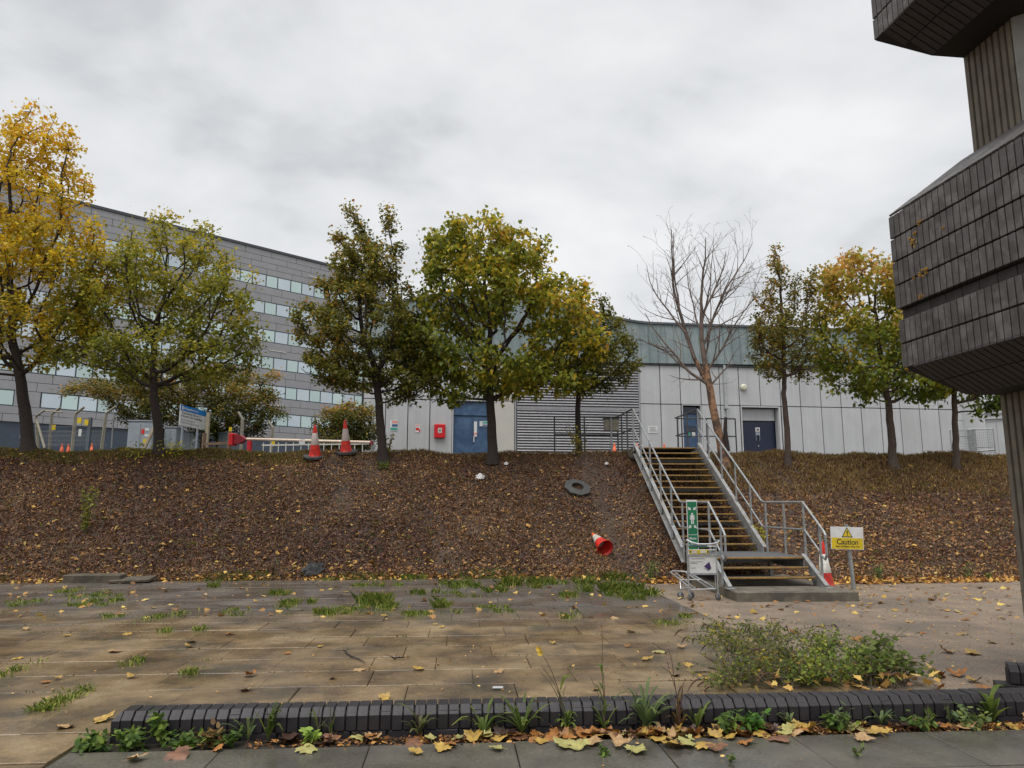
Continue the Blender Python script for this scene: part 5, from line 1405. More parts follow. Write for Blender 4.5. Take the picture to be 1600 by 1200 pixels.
make_tree('broad yellow-green tree, second from the left', [(250, 705), (246, 660), (241, 625), (240, 602)], 20.5,
          [(265, 440, 98, 82, 1), (180, 480, 78, 80, 1), (335, 500, 75, 70, 1), (250, 560, 140, 42, 1), (322, 362, 18, 45, .3), (225, 350, 30, 25, .4), (262, 345, 16, 22, .3), (350, 410, 25, 35, .4), (135, 560, 55, 32, .5), (395, 430, 14, 18, .2), (375, 560, 45, 40, .5), (150, 440, 35, 40, .5)],
          0.15, 'bark_dark', 1500, (20000, 0.102, SMALLM), (tone(0.20, 0.30, 0.12), [(0, (0.040, 0.050, 0.012)), (0.3, (0.095, 0.105, 0.020)), (0.55, (0.175, 0.155, 0.024)), (0.8, (0.27, 0.190, 0.025)), (1, (0.27, 0.12, 0.025))]), group=GT, seed=5, holes=0.26)
make_tree('dark green tree with two ragged upright tips, beside the tall cones', [(600, 722), (594, 660), (591, 615), (588, 588)], None,
          [(580, 500, 85, 80, 1), (575, 420, 62, 50, 1), (543, 330, 12, 26, .8), (558, 375, 26, 26, .5), (606, 345, 13, 32, .8), (600, 385, 28, 30, .5), (505, 505, 58, 45, 1), (458, 492, 26, 12, .4), (520, 560, 55, 38, .8), (640, 540, 50, 62, 1), (522, 370, 18, 16, .4), (500, 440, 22, 16, .3), (632, 395, 18, 22, .4), (560, 588, 72, 32, 1), (640, 598, 48, 28, .7), (500, 575, 42, 28, .6)],
          0.135, 'bark_dark', 1500, (26000, 0.094, SMALLM), (tone(0.38, 0.22, 0.19, -0.30), DARK), group=GT, seed=8, clump=0.12, holes=0.18)
make_tree('wide green maple turning yellow, in front of the blue door', [(770, 722), (768, 660), (766, 625), (764, 606)], None,
          [(765, 450, 105, 80, 1), (745, 385, 80, 48, 1), (770, 344, 14, 22, .3), (820, 395, 45, 34, .7), (868, 485, 70, 60, 1), (685, 540, 72, 60, 1), (910, 530, 45, 40, .7), (780, 575, 100, 38, .9), (688, 380, 34, 36, .6), (695, 450, 58, 62, 1), (655, 595, 42, 28, .6), (875, 590, 66, 30, .7), (720, 608, 62, 24, .6), (835, 605, 72, 24, .6), (660, 560, 40, 40, .6)],
          0.16, 'bark_dark', 1300, (20000, 0.140, MAPLE), (tone(0.40, 0.20, 0.16, 0.26), GREEN2), group=GT, seed=12, holes=0.16, clump=0.16, droop=0.75)
make_tree('thin dark olive tree in front of the louvre wall', [(905, 716), (903, 650), (904, 600)], 21.9,
          [(905, 560, 45, 50, 1), (955, 545, 42, 40, 1), (895, 450, 12, 34, .4), (915, 470, 18, 26, .4), (942, 478, 26, 24, .6), (1000, 530, 22, 12, .4), (985, 562, 28, 26, .5), (930, 590, 60, 26, .7), (950, 505, 34, 26, .6)],
          0.10, 'bark_dark', 900, (8000, 0.085, SMALLM), (tone(0.28, 0.22, 0.15), DARK), group=GT, seed=15, clump=0.11, holes=0.2)
BY = 21.0
bb = W(1133, 722, BY); bb[2] = float(terr(bb[0], bb[1]))
bare = empty('street_tree', bb, label='leafless tree with flaking orange-brown trunk beside the stair head', cat='tree', group=GT)
_r = np.random.default_rng(77); bm_ = MB()
def shoot_(p, d, L, r, depth):
    n_ = max(3, int(L / 0.16)); pts = [p]; rr = [r]; dd = d / np.linalg.norm(d)
    for q in range(n_):
        dd = dd + _r.normal(0, .075, 3) + np.array([0, 0, .035]); dd /= np.linalg.norm(dd)
        pts.append(pts[-1] + dd * L / n_); rr.append(max(.0035, r * (1 - .82 * (q + 1) / n_)))
        if depth > 0 and q >= 1 and _r.random() < (.62 if depth > 1 else .55):
            side = np.cross(dd, _r.normal(size=3)); side /= np.linalg.norm(side); side[1] *= .8
            a = math.radians(_r.uniform(30, 60))
            c = dd * math.cos(a) + side * math.sin(a); c[2] += .12
            shoot_(pts[-1], c, L * _r.uniform(.32, .58) * (1 - .35 * q / n_), max(.004, rr[-1] * .62), depth - 1)
    bm_.tube(pts, rr, 7 if r > .04 else 5 if r > .015 else 3, False)
tr = [W(x, y, BY) - bb for x, y in ((1133, 722), (1126, 690), (1119, 660), (1113, 632), (1109, 605))]; tr[0] = np.array([0, 0, -.1])
bm_.tube([tr[0], tr[0] * .5 + tr[1] * .5] + tr[1:], [.19, .145, .125, .115, .112, .108], 12, False)
fork = tr[-1]
def limb(x0, y0, x1, y1, r, L=1.0, dy=0.0, depth=3):
    a = W(x0, y0, BY) - bb; b = W(x1, y1, BY) - bb; b[1] += dy
    shoot_(a, b - a, np.linalg.norm(b - a) * L, r, depth)
bm_.tube([fork, W(1102, 570, BY) - bb, W(1096, 530, BY) - bb, W(1096, 490, BY) - bb], [.105, .085, .07, .055], 8, False)
bm_.tube([fork, W(1085, 560, BY + .2) - bb, W(1072, 520, BY + .3) - bb, W(1060, 480, BY + .3) - bb], [.085, .06, .05, .045], 8, False)
limb(1096, 490, 1096, 375, .052); limb(1096, 500, 1130, 385, .045, dy=.3); limb(1060, 480, 1015, 365, .045, dy=.2); limb(1062, 490, 1052, 372, .035, dy=-.4)
limb(1098, 540, 1178, 385, .045, dy=-.3); limb(1104, 580, 1188, 452, .040, dy=.3); limb(1072, 520, 990, 425, .035, dy=.2); limb(1109, 603, 1035, 548, .05, 1.7, -.2, 3)
limb(1109, 603, 1160, 560, .035, 1.1, .3, 2); limb(1096, 520, 1075, 400, .03, dy=.7); limb(1085, 560, 1040, 440, .03, dy=.5); limb(1100, 560, 1140, 450, .03, dy=-.8); limb(1109, 600, 1150, 600, .014, .8, -.2, 1); limb(1098, 500, 1110, 385, .03, dy=-.5)
obj('trunk', bm_, 'twig_grey', bare, smooth=True)
# the flaking lower trunk is a separate sleeve of bark
bt = [c for c in COL.objects if c.parent == bare][0]
bt.data.materials.append(MATS['bark_bare'])
zz = [bt.data.vertices[p.vertices[0]].co.z for p in bt.data.polygons]
rr_ = [min((bt.data.vertices[p.vertices[0]].co - bt.data.vertices[p.vertices[2]].co).length, 9) for p in bt.data.polygons]
for p, z_ in zip(bt.data.polygons, zz):
    n8_ = len(p.vertices)
    if z_ < 2.6 and p.area > 0.008: p.material_index = 1
stub = obj('broken_limb', MB().tube([W(1137, 705, 20.85) - np.array(bare.location), W(1133, 672, 20.85) - np.array(bare.location), W(1134, 652, 20.85) - np.array(bare.location)], [0.075, 0.06, 0.045], 8), 'bark_dark', bare)
make_tree('narrow sparse brown-green tree right of the navy door', [(1231, 716), (1230, 670), (1227, 640), (1224, 615)], 21.2,
          [(1213, 450, 20, 62, .7), (1208, 395, 8, 26, .3), (1222, 530, 45, 55, 1), (1255, 470, 20, 45, .6), (1195, 560, 30, 30, .5), (1250, 560, 35, 35, .6), (1185, 470, 14, 18, .3), (1272, 440, 12, 26, .3), (1192, 520, 25, 30, .5)],
          0.095, 'bark_mid', 1000, (7200, 0.085, SMALLM), (tone(0.42, 0.20, 0.15), BROWN), group=GT, seed=24, clump=0.10, holes=0.16, D=0.17, dk=0.26)
make_tree('round maple with orange-tinted top, second from the right', [(1396, 730), (1393, 680), (1389, 645), (1384, 612)], None,
          [(1350, 445, 70, 48, 1), (1335, 530, 74, 64, 1), (1410, 500, 70, 85, 1), (1395, 590, 95, 35, .9), (1310, 450, 32, 40, .6), (1385, 408, 40, 14, .5), (1470, 590, 28, 25, .4), (1300, 545, 30, 38, .5), (1440, 600, 60, 26, .5)],
          0.125, 'bark_mid', 1200, (12000, 0.128, MAPLE), (tone(0.24, 0.52, 0.13, -0.1), [(0, (0.03, 0.05, 0.01)), (0.35, (0.085, 0.11, 0.018)), (0.55, (0.14, 0.135, 0.025)), (0.8, (0.24, 0.155, 0.05)), (1, (0.30, 0.15, 0.075))]), group=GT, seed=30, holes=0.28, clump=0.16, droop=0.7)
make_tree('thin trunked tree mostly hidden behind the brick tower', [(1494, 719), (1492, 660), (1491, 615)], 21.5,
          [(1505, 560, 60, 45, 1), (1552, 618, 32, 24, .7), (1510, 500, 50, 50, 1), (1450, 560, 25, 25, .4)],
          0.10, 'bark_mid', 600, (3600, 0.15, MAPLE), (tone(0.30, 0.2, 0.12), GREEN), group=GT, seed=33, holes=0.1)
BGP = [(0, (0.016, 0.022, 0.010)), (0.45, (0.040, 0.048, 0.016)), (0.7, (0.12, 0.10, 0.03)), (0.88, (0.22, 0.13, 0.04)), (1, (0.30, 0.12, 0.06))]
make_tree('broad dark arching shrub tree behind the site sign', [(345, 700), (340, 670)], 33.0,
          [(250, 650, 60, 34, 1), (350, 645, 80, 45, 1.4), (130, 615, 40, 10, .5), (290, 640, 80, 40, 1), (360, 620, 75, 40, 1), (180, 605, 75, 16, .8), (230, 620, 70, 28, .8), (340, 670, 80, 28, 1), (410, 600, 35, 30, .5), (400, 650, 45, 35, .6), (290, 590, 100, 20, .8)],
          0.14, 'bark_dark', 1300, (34000, 0.125, OVAL), (tone(0.30, 0.42, 0.15), BGP), seed=41, name='shrub_tree', depth=0.7, clump=0.17, D=0.26, dk=0.4, droop=0.2, leafsd=0.35)
make_tree('rounded green bush behind the barrier and the two tall cones', [(545, 702), (545, 690)], 30.0,
          [(545, 660, 42, 32, 1), (515, 665, 28, 30, .7), (575, 668, 22, 34, .6), (540, 690, 55, 14, .7)],
          0.08, 'bark_dark', 600, (11500, 0.11, OVAL), (tone(0.36, 0.34, 0.14), BGP), seed=43, name='bush', depth=0.9, clump=0.14, D=0.2, dk=0.32, droop=0.2)
# ivy-like sprouts at tree feet
def sprout(label, x, y, h, wdt, n, pal, sh=OVAL, sz=0.07, name='sprout', seed=1, cat='plant', group=None, flat=False, P0=None, stalk='stalk', ns=5, tz=0.5):
    p = hit(x, y) if P0 is None else np.array(P0)
    r = np.random.default_rng(seed); root = empty(name, p, label=label, cat=cat, group=group)
    m = MB(); pts = []
    for k in range(ns):
        a = r.uniform(0, 6.28); d = r.uniform(0.2, 1) * wdt * 0.5; tip = np.array([math.cos(a) * d, math.sin(a) * d * .7, h * r.uniform(0.6, 1.0)])
        c = [tip * t * np.array([t ** .3, t ** .3, 1]) for t in np.linspace(0, 1, 6)]
        m.tube(c, [0.006 * (1 - .6 * t) * (1 + h) for t in np.linspace(0, 1, 6)], 4, False)
        pts += [c[i] + (c[i + 1] - c[i]) * f_ for i in range(1, 5) for f_ in (0, .33, .66)] + [c[-1]] * 2
    obj('stem', m, stalk, root)
    pts = np.array(pts); P = pts[r.integers(0, len(pts), n)] + r.normal(0, wdt * 0.09, (n, 3))
    P[:, 2] = np.maximum(P[:, 2], 0.01)
    V, per = leafcloud(P, sz * r.uniform(.6, 1.3, n), sh, tz, 0.5)
    soup('foliage', V, per, 'leaf', palette(pal, r.random(n)) * r.uniform(.75, 1.25, (n, 1)), root, kind='stuff')
    return root
PG = [(0, (0.03, 0.05, 0.015)), (.5, (0.06, 0.09, 0.02)), (1, (0.11, 0.13, 0.035))]
PY = [(0, (0.07, 0.09, 0.02)), (.5, (0.20, 0.19, 0.03)), (1, (0.38, 0.30, 0.03))]
sprout('leafy suckers at the foot of the thin olive tree', 905, 712, 0.9, 0.9, 190, [(0, (0.04, .05, .015)), (1, (.16, .13, .03))], sz=.085, seed=2, ns=9)
sprout('leafy suckers at the foot of the dark tree by the cones', 605, 716, 0.8, 0.7, 140, [(0, (0.04, .05, .015)), (1, (.16, .13, .03))], sz=.08, seed=3, ns=8)
sprout('small bright green weed tuft below the dark tree', 598, 735, 0.22, 0.4, 80, PG, sz=.07, seed=4)
sprout('yellowing bramble on the crest right of the second tree', 273, 712, 0.4, 1.1, 190, PY, sz=.08, seed=5, ns=9)
sprout('low green bramble on the crest left of the second tree', 215, 716, 0.3, 1.3, 170, [(0, (.05, .06, .015)), (1, (.22, .2, .04))], sz=.08, seed=6, ns=9)
sprout('tall slim green sapling on the left of the bank', 133, 838, 1.15, 0.36, 330, [(0, (.05, .065, .018)), (1, (.16, .16, .045))], sz=.075, seed=7, ns=5, name='sapling', tz=-0.4)
sprout('grey-green weed clump left of the trolley', 1015, 905, 0.42, 0.55, 190, [(0, (.06, .10, .05)), (1, (.14, .2, .09))], sz=.06, seed=9, ns=9, sh=LANCE)
sprout('small dark green weed right of the caution sign', 1372, 906, 0.36, 0.34, 150, [(0, (.035, .08, .03)), (1, (.09, .15, .05))], sz=.06, seed=10, ns=8, sh=LANCE)
sprout('spindly weed at the foot of the bank near the pier', 1514, 906, 0.36, 0.6, 90, [(0, (.05, .08, .03)), (1, (.12, .14, .05))], sz=.07, seed=11, ns=9, sh=LANCE)
sprout('little weed at the foot of the bank, left of the pier', 1545, 908, 0.2, 0.3, 60, PG, sz=.05, seed=12, ns=5)
sprout('yellow-green weed showing beside the stair landing', 1186, 872, 0.7, 0.5, 140, [(0, (.10, .11, .02)), (1, (.32, .30, .04))], sz=.08, seed=13, ns=6)
sprout('green weeds under the stair landing', 1235, 905, 0.28, 0.8, 190, [(0, (.08, .13, .02)), (1, (.24, .26, .05))], sz=.075, seed=14, ns=9, P0=(*G(1235, 900, 0.0)[:2], 0.0))

# ================================================================== GROUND COVER
def scatter_bank(n, u0, u1, s0=0.0, s1=1.02, dens=None, r=rng):
    """points on the bank; s runs from foot (0) to crest (1)"""
    u = r.uniform(u0, u1, n); s = r.uniform(s0, s1, n)
    b = np.interp(u, BX, BV); v = b + (CREST - b) * s
    if dens is not None:
        k = r.random(n) < dens(u, s); u, s, v = u[k], s[k], v[k]
    x, y = xy(u, v); z = terr(x, y)
    # keep the view wedge only
    k = np.abs(x) < 0.74 * y + 1.0
    worn = np.exp(-((u - (3.95 - 0.05 * (v - 16.5))) / 0.40) ** 2)
    k &= r.random(len(u)) > worn * 0.6
    return u[k], s[k], np.stack([x[k], y[k], z[k]], 1)
def thin(P, seed, amt=.6):
    return rng.random(len(P)) > amt * np.clip(-patch(P, 1.5, seed) - .35, 0, .6) / .6
def patch(P, sc, seed): return noise3(P * np.array([1, 1, 0.4]), sc, seed)
U0, U1 = -15.5, 19
# dead stems and grass stalks
u, s, P = scatter_bank(165000, U0, U1)
k = thin(P, 77, .75); u, s, P = u[k], s[k], P[k]
n = len(P); az = rng.uniform(0, 6.28, n); el = rng.normal(0.55, 0.45, n)
Dv = np.stack([np.cos(az) * np.cos(el), np.sin(az) * np.cos(el) - 0.15, np.abs(np.sin(el)) + 0.05], 1)
Ln = rng.uniform(0.04, 0.14, n)[:, None]; Sd = np.stack([-np.sin(az), np.cos(az), np.zeros(n)], 1) * rng.uniform(0.004, 0.009, n)[:, None]
P0_ = P + np.array([0, 0, 0.005]) + rng.normal(0, 0.01, (n, 3))
V = np.stack([P0_ - Sd, P0_ + Sd, P0_ + Dv * Ln], 1).reshape(-1, 3)
pn = patch(P, 0.8, 3) * 0.5 + 0.5
rightg = np.clip((u - 7.5) / 3, 0, 1) * np.clip((s - 0.35) * 2, 0, 1)
t = np.clip(0.32 + 0.42 * (pn - .5) + 0.30 * rightg + rng.normal(0, 0.17, n), 0, 1)
STALK = [(0, (0.030, 0.018, 0.017)), (0.3, (0.070, 0.040, 0.030)), (0.55, (0.14, 0.088, 0.052)), (0.8, (0.24, 0.165, 0.095)), (1, (0.36, 0.27, 0.16))]
cols = palette(STALK, t) * rng.uniform(0.8, 1.2, (n, 1))
gsel = rng.random(n) < np.clip(0.05 + 0.05 * np.clip((s - 0.9) * 10, 0, 1) + 0.08 * (patch(P, 1.1, 9) > 0.5), 0, 1)
cols[gsel] = palette([(0, (0.05, 0.06, 0.02)), (1, (0.13, 0.13, 0.045))], rng.random(gsel.sum()))
soup('dead_stems', V, 3, 'litter', cols, kind='stuff')
# small dead leaves and crumbs
u, s, P = scatter_bank(130000, U0, U1, 0, 1.0)
k = thin(P, 77, .6); u, s, P = u[k], s[k], P[k]
n = len(P); P = P + np.stack([np.zeros(n), np.zeros(n), rng.uniform(0.004, 0.035, n)], 1)
V, per = leafcloud(P, rng.uniform(0.028, 0.075, n), np.array([(-.28, 0), (.28, .05), (.22, .8), (-.2, 1.0)]), 0.15, 0.55)
t = np.clip(0.38 + 0.20 * patch(P, 0.7, 21) + 0.16 * (s < 0.12) + rng.normal(0, 0.16, n) + 0.10 * (u > 6) * (s < .5), 0, 1)
CR = [(0, (0.028, 0.015, 0.016)), (0.3, (0.070, 0.034, 0.028)), (0.5, (0.118, 0.066, 0.042)), (0.7, (0.18, 0.108, 0.062)), (0.88, (0.255, 0.160, 0.085)), (1, (0.32, 0.225, 0.10))]
soup('leaf_litter', V, per, 'litter', palette(CR, t) * rng.uniform(.75, 1.25, (n, 1)), kind='stuff')
# recently fallen larger leaves, thicker towards the foot and the right
u, s, P = scatter_bank(17000, U0, U1, 0, 1.0, lambda u, s: 0.10 + 0.60 * np.exp(-s * 4) + 0.24 * (u > 7) * (s < .6) + 0.12 * (u < -5))
n = len(P); P = P + np.stack([np.zeros(n), np.zeros(n), rng.uniform(0.015, 0.05, n)], 1)
V, per = leafcloud(P, 0.045 + 0.09 * rng.random(n) ** 1.6, MAPLE, 0.1, 0.4)
FC = [(0, (0.085, 0.044, 0.026)), (.3, (0.155, 0.084, 0.040)), (.55, (0.225, 0.140, 0.052)), (.8, (0.29, 0.205, 0.065)), (1, (0.31, 0.265, 0.10))]
soup('leaf_litter', V, per, 'litter', palette(FC, np.clip(rng.normal(0.46, 0.28, n) - 0.12 * (u > 7), 0, 1)) * rng.uniform(.8, 1.15, (n, 1)), kind='stuff')
# green sprigs
def sprigs(n, dens, s0, s1, sz, pal):
    u, s, P = scatter_bank(n, U0, U1, s0, s1, dens)
    k = patch(P, 1.0, 33) > 0.15; P = P[k]; m_ = len(P)
    P = np.repeat(P, 6, 0) + rng.normal(0, 0.035, (m_ * 6, 3)); P[:, 2] += 0.03
    V, per = leafcloud(P, rng.uniform(sz * .6, sz * 1.3, len(P)), OVAL, -0.4, 0.5)
    soup('ground_cover', V, per, 'leaf', palette(pal, rng.random(len(P))) , kind='stuff')
sprigs(5200, lambda u, s: 0.25 + 0.5 * (s < 0.35) * (u > -2) * (u < 6), 0, 0.9, 0.045, [(0, (.03, .05, .015)), (1, (.11, .13, .03))])
# grass fringe: crest and foot
def blades(P, h, pal, nm='grass', w_=0.0045, lean=0.35):
    n = len(P); az = rng.uniform(0, 6.28, n); hh = h * rng.uniform(0.5, 1.3, n)
    l_ = np.abs(rng.normal(lean, 0.25, n)) * hh
    D1 = np.stack([np.cos(az) * l_ * .35, np.sin(az) * l_ * .35, hh * .6], 1); D2 = np.stack([np.cos(az) * l_ * 1.1, np.sin(az) * l_ * 1.1, hh * .95], 1)
    S = np.stack([-np.sin(az), np.cos(az), np.zeros(n)], 1) * w_ * (1 + h)
    V = np.stack([P - S, P + S, P + D1 + S * .8, P + D2, P + D1 - S * .8], 1).reshape(-1, 3)
    return soup(nm, V, 5, 'blade', palette(pal, rng.random(n)) * rng.uniform(.8, 1.2, (n, 1)), kind='stuff')
GG = [(0, (0.05, 0.085, 0.018)), (.5, (0.095, 0.14, 0.028)), (1, (0.19, 0.21, 0.055))]
u, s, P = scatter_bank(17000, U0, U1, 0.93, 1.10)
blades(P, 0.07, [(0, (.08, .05, .032)), (.5, (.16, .105, .055)), (1, (.28, .19, .105))])
u, s, P = scatter_bank(9000, U0, -4, 0.90, 1.05)
blades(P, 0.08, [(0, (.06, .065, .02)), (1, (.18, .16, .05))])
u, s, P = scatter_bank(16000, 6.5, U1, 0.62, 1.05)
blades(P, 0.11, [(0, (.095, .062, .035)), (.6, (.20, .135, .072)), (1, (.32, .23, .13))])
u, s, P = scatter_bank(9000, U0, 8, -0.02, 0.05, lambda u, s: np.clip(0.5 + np.sin(u * 2.2), 0, 1))
blades(P, 0.07, GG)

# tufts growing through the back courses of the plaza: (x, y in the photograph, spread, height, count)
TUF = [(590, 945, .30, .20, 700), (610, 950, .25, .15, 400), (500, 962, .18, .10, 240), (545, 955, .35, .09, 500), (650, 962, .25, .08, 350), (690, 948, .22, .14, 300), (700, 915, .28, .13, 420), (725, 918, .25, .12, 350),
       (765, 955, .4, .07, 350), (805, 915, .30, .16, 480), (830, 918, .22, .13, 300), (865, 912, .3, .12, 350), (660, 930, .15, .14, 200), (915, 912, .25, .15, 330), (920, 925, .2, .12, 240), (960, 905, .32, .22, 520), (975, 925, .35, .20, 800), (985, 935, .25, .14, 400), (1010, 930, .22, .12, 300),
       (890, 934, .15, .10, 200), (780, 925, .2, .10, 250), (125, 935, .45, .08, 480), (150, 945, .35, .09, 450), (30, 945, .3, .08, 260), (100, 925, .3, .09, 250), (180, 940, .25, .07, 260), (430, 930, .15, .12, 160), (455, 948, .2, .13, 250), (370, 958, .25, .05, 160), (335, 918, .10, .12, 120),
       (235, 968, .15, .05, 120), (185, 965, .18, .06, 120), (280, 960, .12, .06, 120), (95, 1100, .07, .05, 150), (78, 1105, .08, .05, 150), (115, 1092, .06, .04, 90), (30, 1050, .12, .04, 110), (560, 915, .3, .07, 260), (640, 905, .3, .10, 300), (520, 905, .4, .08, 250), (880, 900, .4, .10, 300), (1085, 965, .2, .07, 160), (1050, 975, .15, .06, 120),
       (310, 985, .12, .03, 100), (255, 990, .1, .03, 100), (205, 1040, .08, .04, 110), (295, 1053, .07, .04, 110), (885, 965, .2, .05, 140), (720, 930, .3, .08, 260), (600, 915, .35, .09, 300)]
Ps, hs = [], []
for (x, y, sp, h, n) in TUF:
    p = G(x, y, 0.02); n = int(n * .55); h = h * .72; cl = rng.normal(0, 1, (max(3, n // 28), 2)); ci = rng.integers(0, len(cl), n); q = np.stack([p[0] + cl[ci, 0] * sp * .62 + rng.normal(0, .045, n), p[1] + cl[ci, 1] * sp * .55 + rng.normal(0, .045, n), np.full(n, 0.025)], 1)
    uu, vv = uv(q[:, 0], q[:, 1])
    vv = np.where(rng.random(n) < 0.45, 6.16 + np.round((vv - 6.16) / PITCH) * PITCH + rng.normal(0, .02, n), vv)
    q[:, 0], q[:, 1] = xy(uu, vv)
    Ps.append(q); hs.append(np.full(n, h))
P = np.vstack(Ps); hh = np.concatenate(hs)
for lo_, hi_ in ((0, .065), (.065, .11), (.11, .17), (.17, .3)):
    k = (hh > lo_) & (hh <= hi_)
    if k.any(): blades(P[k], float(hh[k].mean()) * 1.25, [(0, (0.06, 0.085, 0.022)), (.4, (0.10, 0.14, 0.032)), (.75, (0.16, 0.19, 0.05)), (1, (0.30, 0.26, 0.11))], w_=0.005, lean=.6)
Pw = P[rng.random(len(P)) < .16]; Pw = np.repeat(Pw, 2, 0) + rng.normal(0, .03, (2 * len(Pw), 3)); Pw[:, 2] = np.abs(Pw[:, 2]) * .8 + .02
V, per = leafcloud(Pw, rng.uniform(.02, .055, len(Pw)), OVAL, .1, .5)
soup('ground_cover', V, per, 'leaf', palette([(0, (.03, .045, .012)), (.6, (.06, .085, .02)), (1, (.13, .13, .03))], rng.random(len(Pw))), kind='stuff')
# moss and short growth along the open joints
n = 12000; uu = rng.uniform(-13, 3.8, n); rw = rng.integers(0, 17, n); vv = 6.16 + rw * PITCH + rng.normal(0, .008, n)
wgt = np.clip((np.sin(uu * 2.1 + rw * 1.7) + np.sin(uu * 5.3 + rw)) * 0.5 - 0.1 + 0.35 * (vv > 10), 0, 1)
k = rng.random(n) < wgt; x, y = xy(uu[k], vv[k])
P = np.stack([x, y, np.full(k.sum(), .016)], 1); P = P[(np.abs(P[:, 0]) < .75 * P[:, 1] + .5) & (vv[k] < np.interp(uu[k], BX, BV))]
blades(P, 0.032, [(0, (.04, .06, .015)), (1, (.13, .15, .03))])
# crumbs and little leaves over paving and tarmac
n = 9000; Y = 5.0 + 12.5 * rng.random(n) ** 0.75; X = rng.uniform(-1, 1, n) * (0.74 * Y + .4)
uu, vv = uv(X, Y); b = np.interp(uu, BX, BV)
dn = 0.10 + 0.5 * (uu > 3.9) + 0.2 * (uu > 6) + 0.20 * ((uu > -1) & (uu < 2.5) & (vv < 9)) + 0.6 * np.clip(1 - (b - vv) / 1.0, 0, 1)
k = (rng.random(n) < dn) & (vv < b + .1) & ((vv > 6.4) | (rng.random(n) < .25)) & ~((vv > 5.7) & (vv < 6.4))
P = np.stack([X, Y, np.where(uu < 3.9, .036, .008) + rng.uniform(0, .006, n)], 1)[k]
V, per = leafcloud(P, rng.uniform(0.012, 0.042, len(P)), OVAL, 0.0, 0.22)
soup('leaf_litter', V, per, 'litter', palette([(0, (.07, .038, .025)), (.4, (.16, .09, .045)), (.7, (.25, .155, .065)), (1, (.34, .255, .12))], rng.random(len(P))), kind='stuff')
# drift of leaves against the foot of the bank and round the stair pad
n = 5200; uu = rng.uniform(-14, 17, n); b = np.interp(uu, BX, BV); vv = b - np.abs(rng.normal(0, 0.16, n)) + 0.12
k = rng.random(n) < 0.20 + 0.6 * (uu > 4.2) * (uu < 15); uu, vv = uu[k], vv[k]; X, Y = xy(uu, vv)
P = np.stack([X, Y, terr(X, Y) + rng.uniform(.012, .06, len(X))], 1)
V, per = leafcloud(P, rng.uniform(0.05, 0.13, len(P)), MAPLE, 0.0, 0.4)
soup('leaf_litter', V, per, 'litter', palette([(0, (.09, .045, .025)), (.4, (.18, .095, .036)), (.7, (.28, .16, .05)), (1, (.36, .26, .08))], rng.random(len(P))), kind='stuff')
# medium leaves scattered on the far paving and the tarmac (too small to pick apart singly)
n = 620; Y = rng.uniform(11.5, 16.4, n); X = rng.uniform(-1, 1, n) * .73 * Y; uu, vv = uv(X, Y)
k = (vv < np.interp(uu, BX, BV)) & (rng.random(n) < 0.45 + .3 * (uu > 3.9)); X, Y, uu = X[k], Y[k], uu[k]
P = np.stack([X, Y, np.where(uu < 3.9, .045, .018)], 1)
V, per = leafcloud(P, rng.uniform(0.07, 0.13, len(P)), MAPLE, 0.0, 0.14)
soup('leaf_litter', V, per, 'litter', palette(FC, rng.random(len(P))), kind='stuff')

# ------------------------------------------------------------------ large fallen leaves, one by one
MAPLE2 = [(0, .02), (.10, -.06), (.30, -.10), (.30, .04), (.42, .10), (.60, .16), (.52, .28), (.60, .42), (.42, .44), (.34, .50), (.36, .66), (.24, .70), (.14, .84), (0, 1.0)]
MAPLE2 = MAPLE2 + [(-x, y) for x, y in MAPLE2[-2:0:-1]]
def big_leaf(curl, fold, wav, seed):
    r = np.random.default_rng(seed); m = MB()
    c = (0, .42)
    ring = [(x * (1 + r.normal(0, .05)), y * (1 + r.normal(0, .03))) for x, y in MAPLE2]
    mid = [((x - c[0]) * .55 + c[0], (y - c[1]) * .55 + c[1]) for x, y in ring]
    def zf(x, y): return curl * ((x * 1.3) ** 2 + (y - .42) ** 2) + fold * abs(x) + wav * math.sin(9 * x + 5 * y + seed)
    pts = [(c[0], c[1])] + mid + ring
    m.v = [(x, y - .42, zf(x, y) + .02) for x, y in pts]
    N = len(ring)
    for i in range(N):
        j = (i + 1) % N; m.f += [(0, 1 + i, 1 + j), (1 + i, 1 + N + i, 1 + N + j, 1 + j)]
    m.tube([(0, -.42, zf(0, 0) + .02), (0.03, -.62, .05), (0.08, -.85, .02)], .012, 3, False)
    return m
LC = {'yellow': [(0.44, 0.29, 0.055), (0.30, 0.18, 0.04)], 'pale green-yellow': [(0.38, 0.35, 0.12), (0.27, 0.25, 0.08)], 'orange': [(0.38, 0.155, 0.028), (0.22, 0.09, 0.022)],
      'brown': [(0.20, 0.09, 0.04), (0.11, 0.05, 0.03)], 'buff': [(0.42, 0.27, 0.13), (0.30, 0.18, 0.08)], 'dark brown': [(0.07, 0.035, 0.022), (0.04, 0.02, 0.015)]}
for k_, (a, b) in LC.items(): mk('leaf_' + k_.replace(' ', '_'), a, b, 22, 0.5, 0.3, 90, coord='World', c3=tuple(v_ * .45 for v_ in b), scale3=14, amt3=.35)
LM = {}
for ci, cname in enumerate(LC):
    LM[cname] = [big_leaf(c, f, w_, sd + ci * 7).mesh('fallen_leaf', 'leaf_' + cname.replace(' ', '_'), True) for c, f, w_, sd in ((.10, .04, .03, 1), (.28, -.06, .05, 2), (-.22, .14, .04, 3), (.42, .16, .06, 4))]
names_ = list(LC)
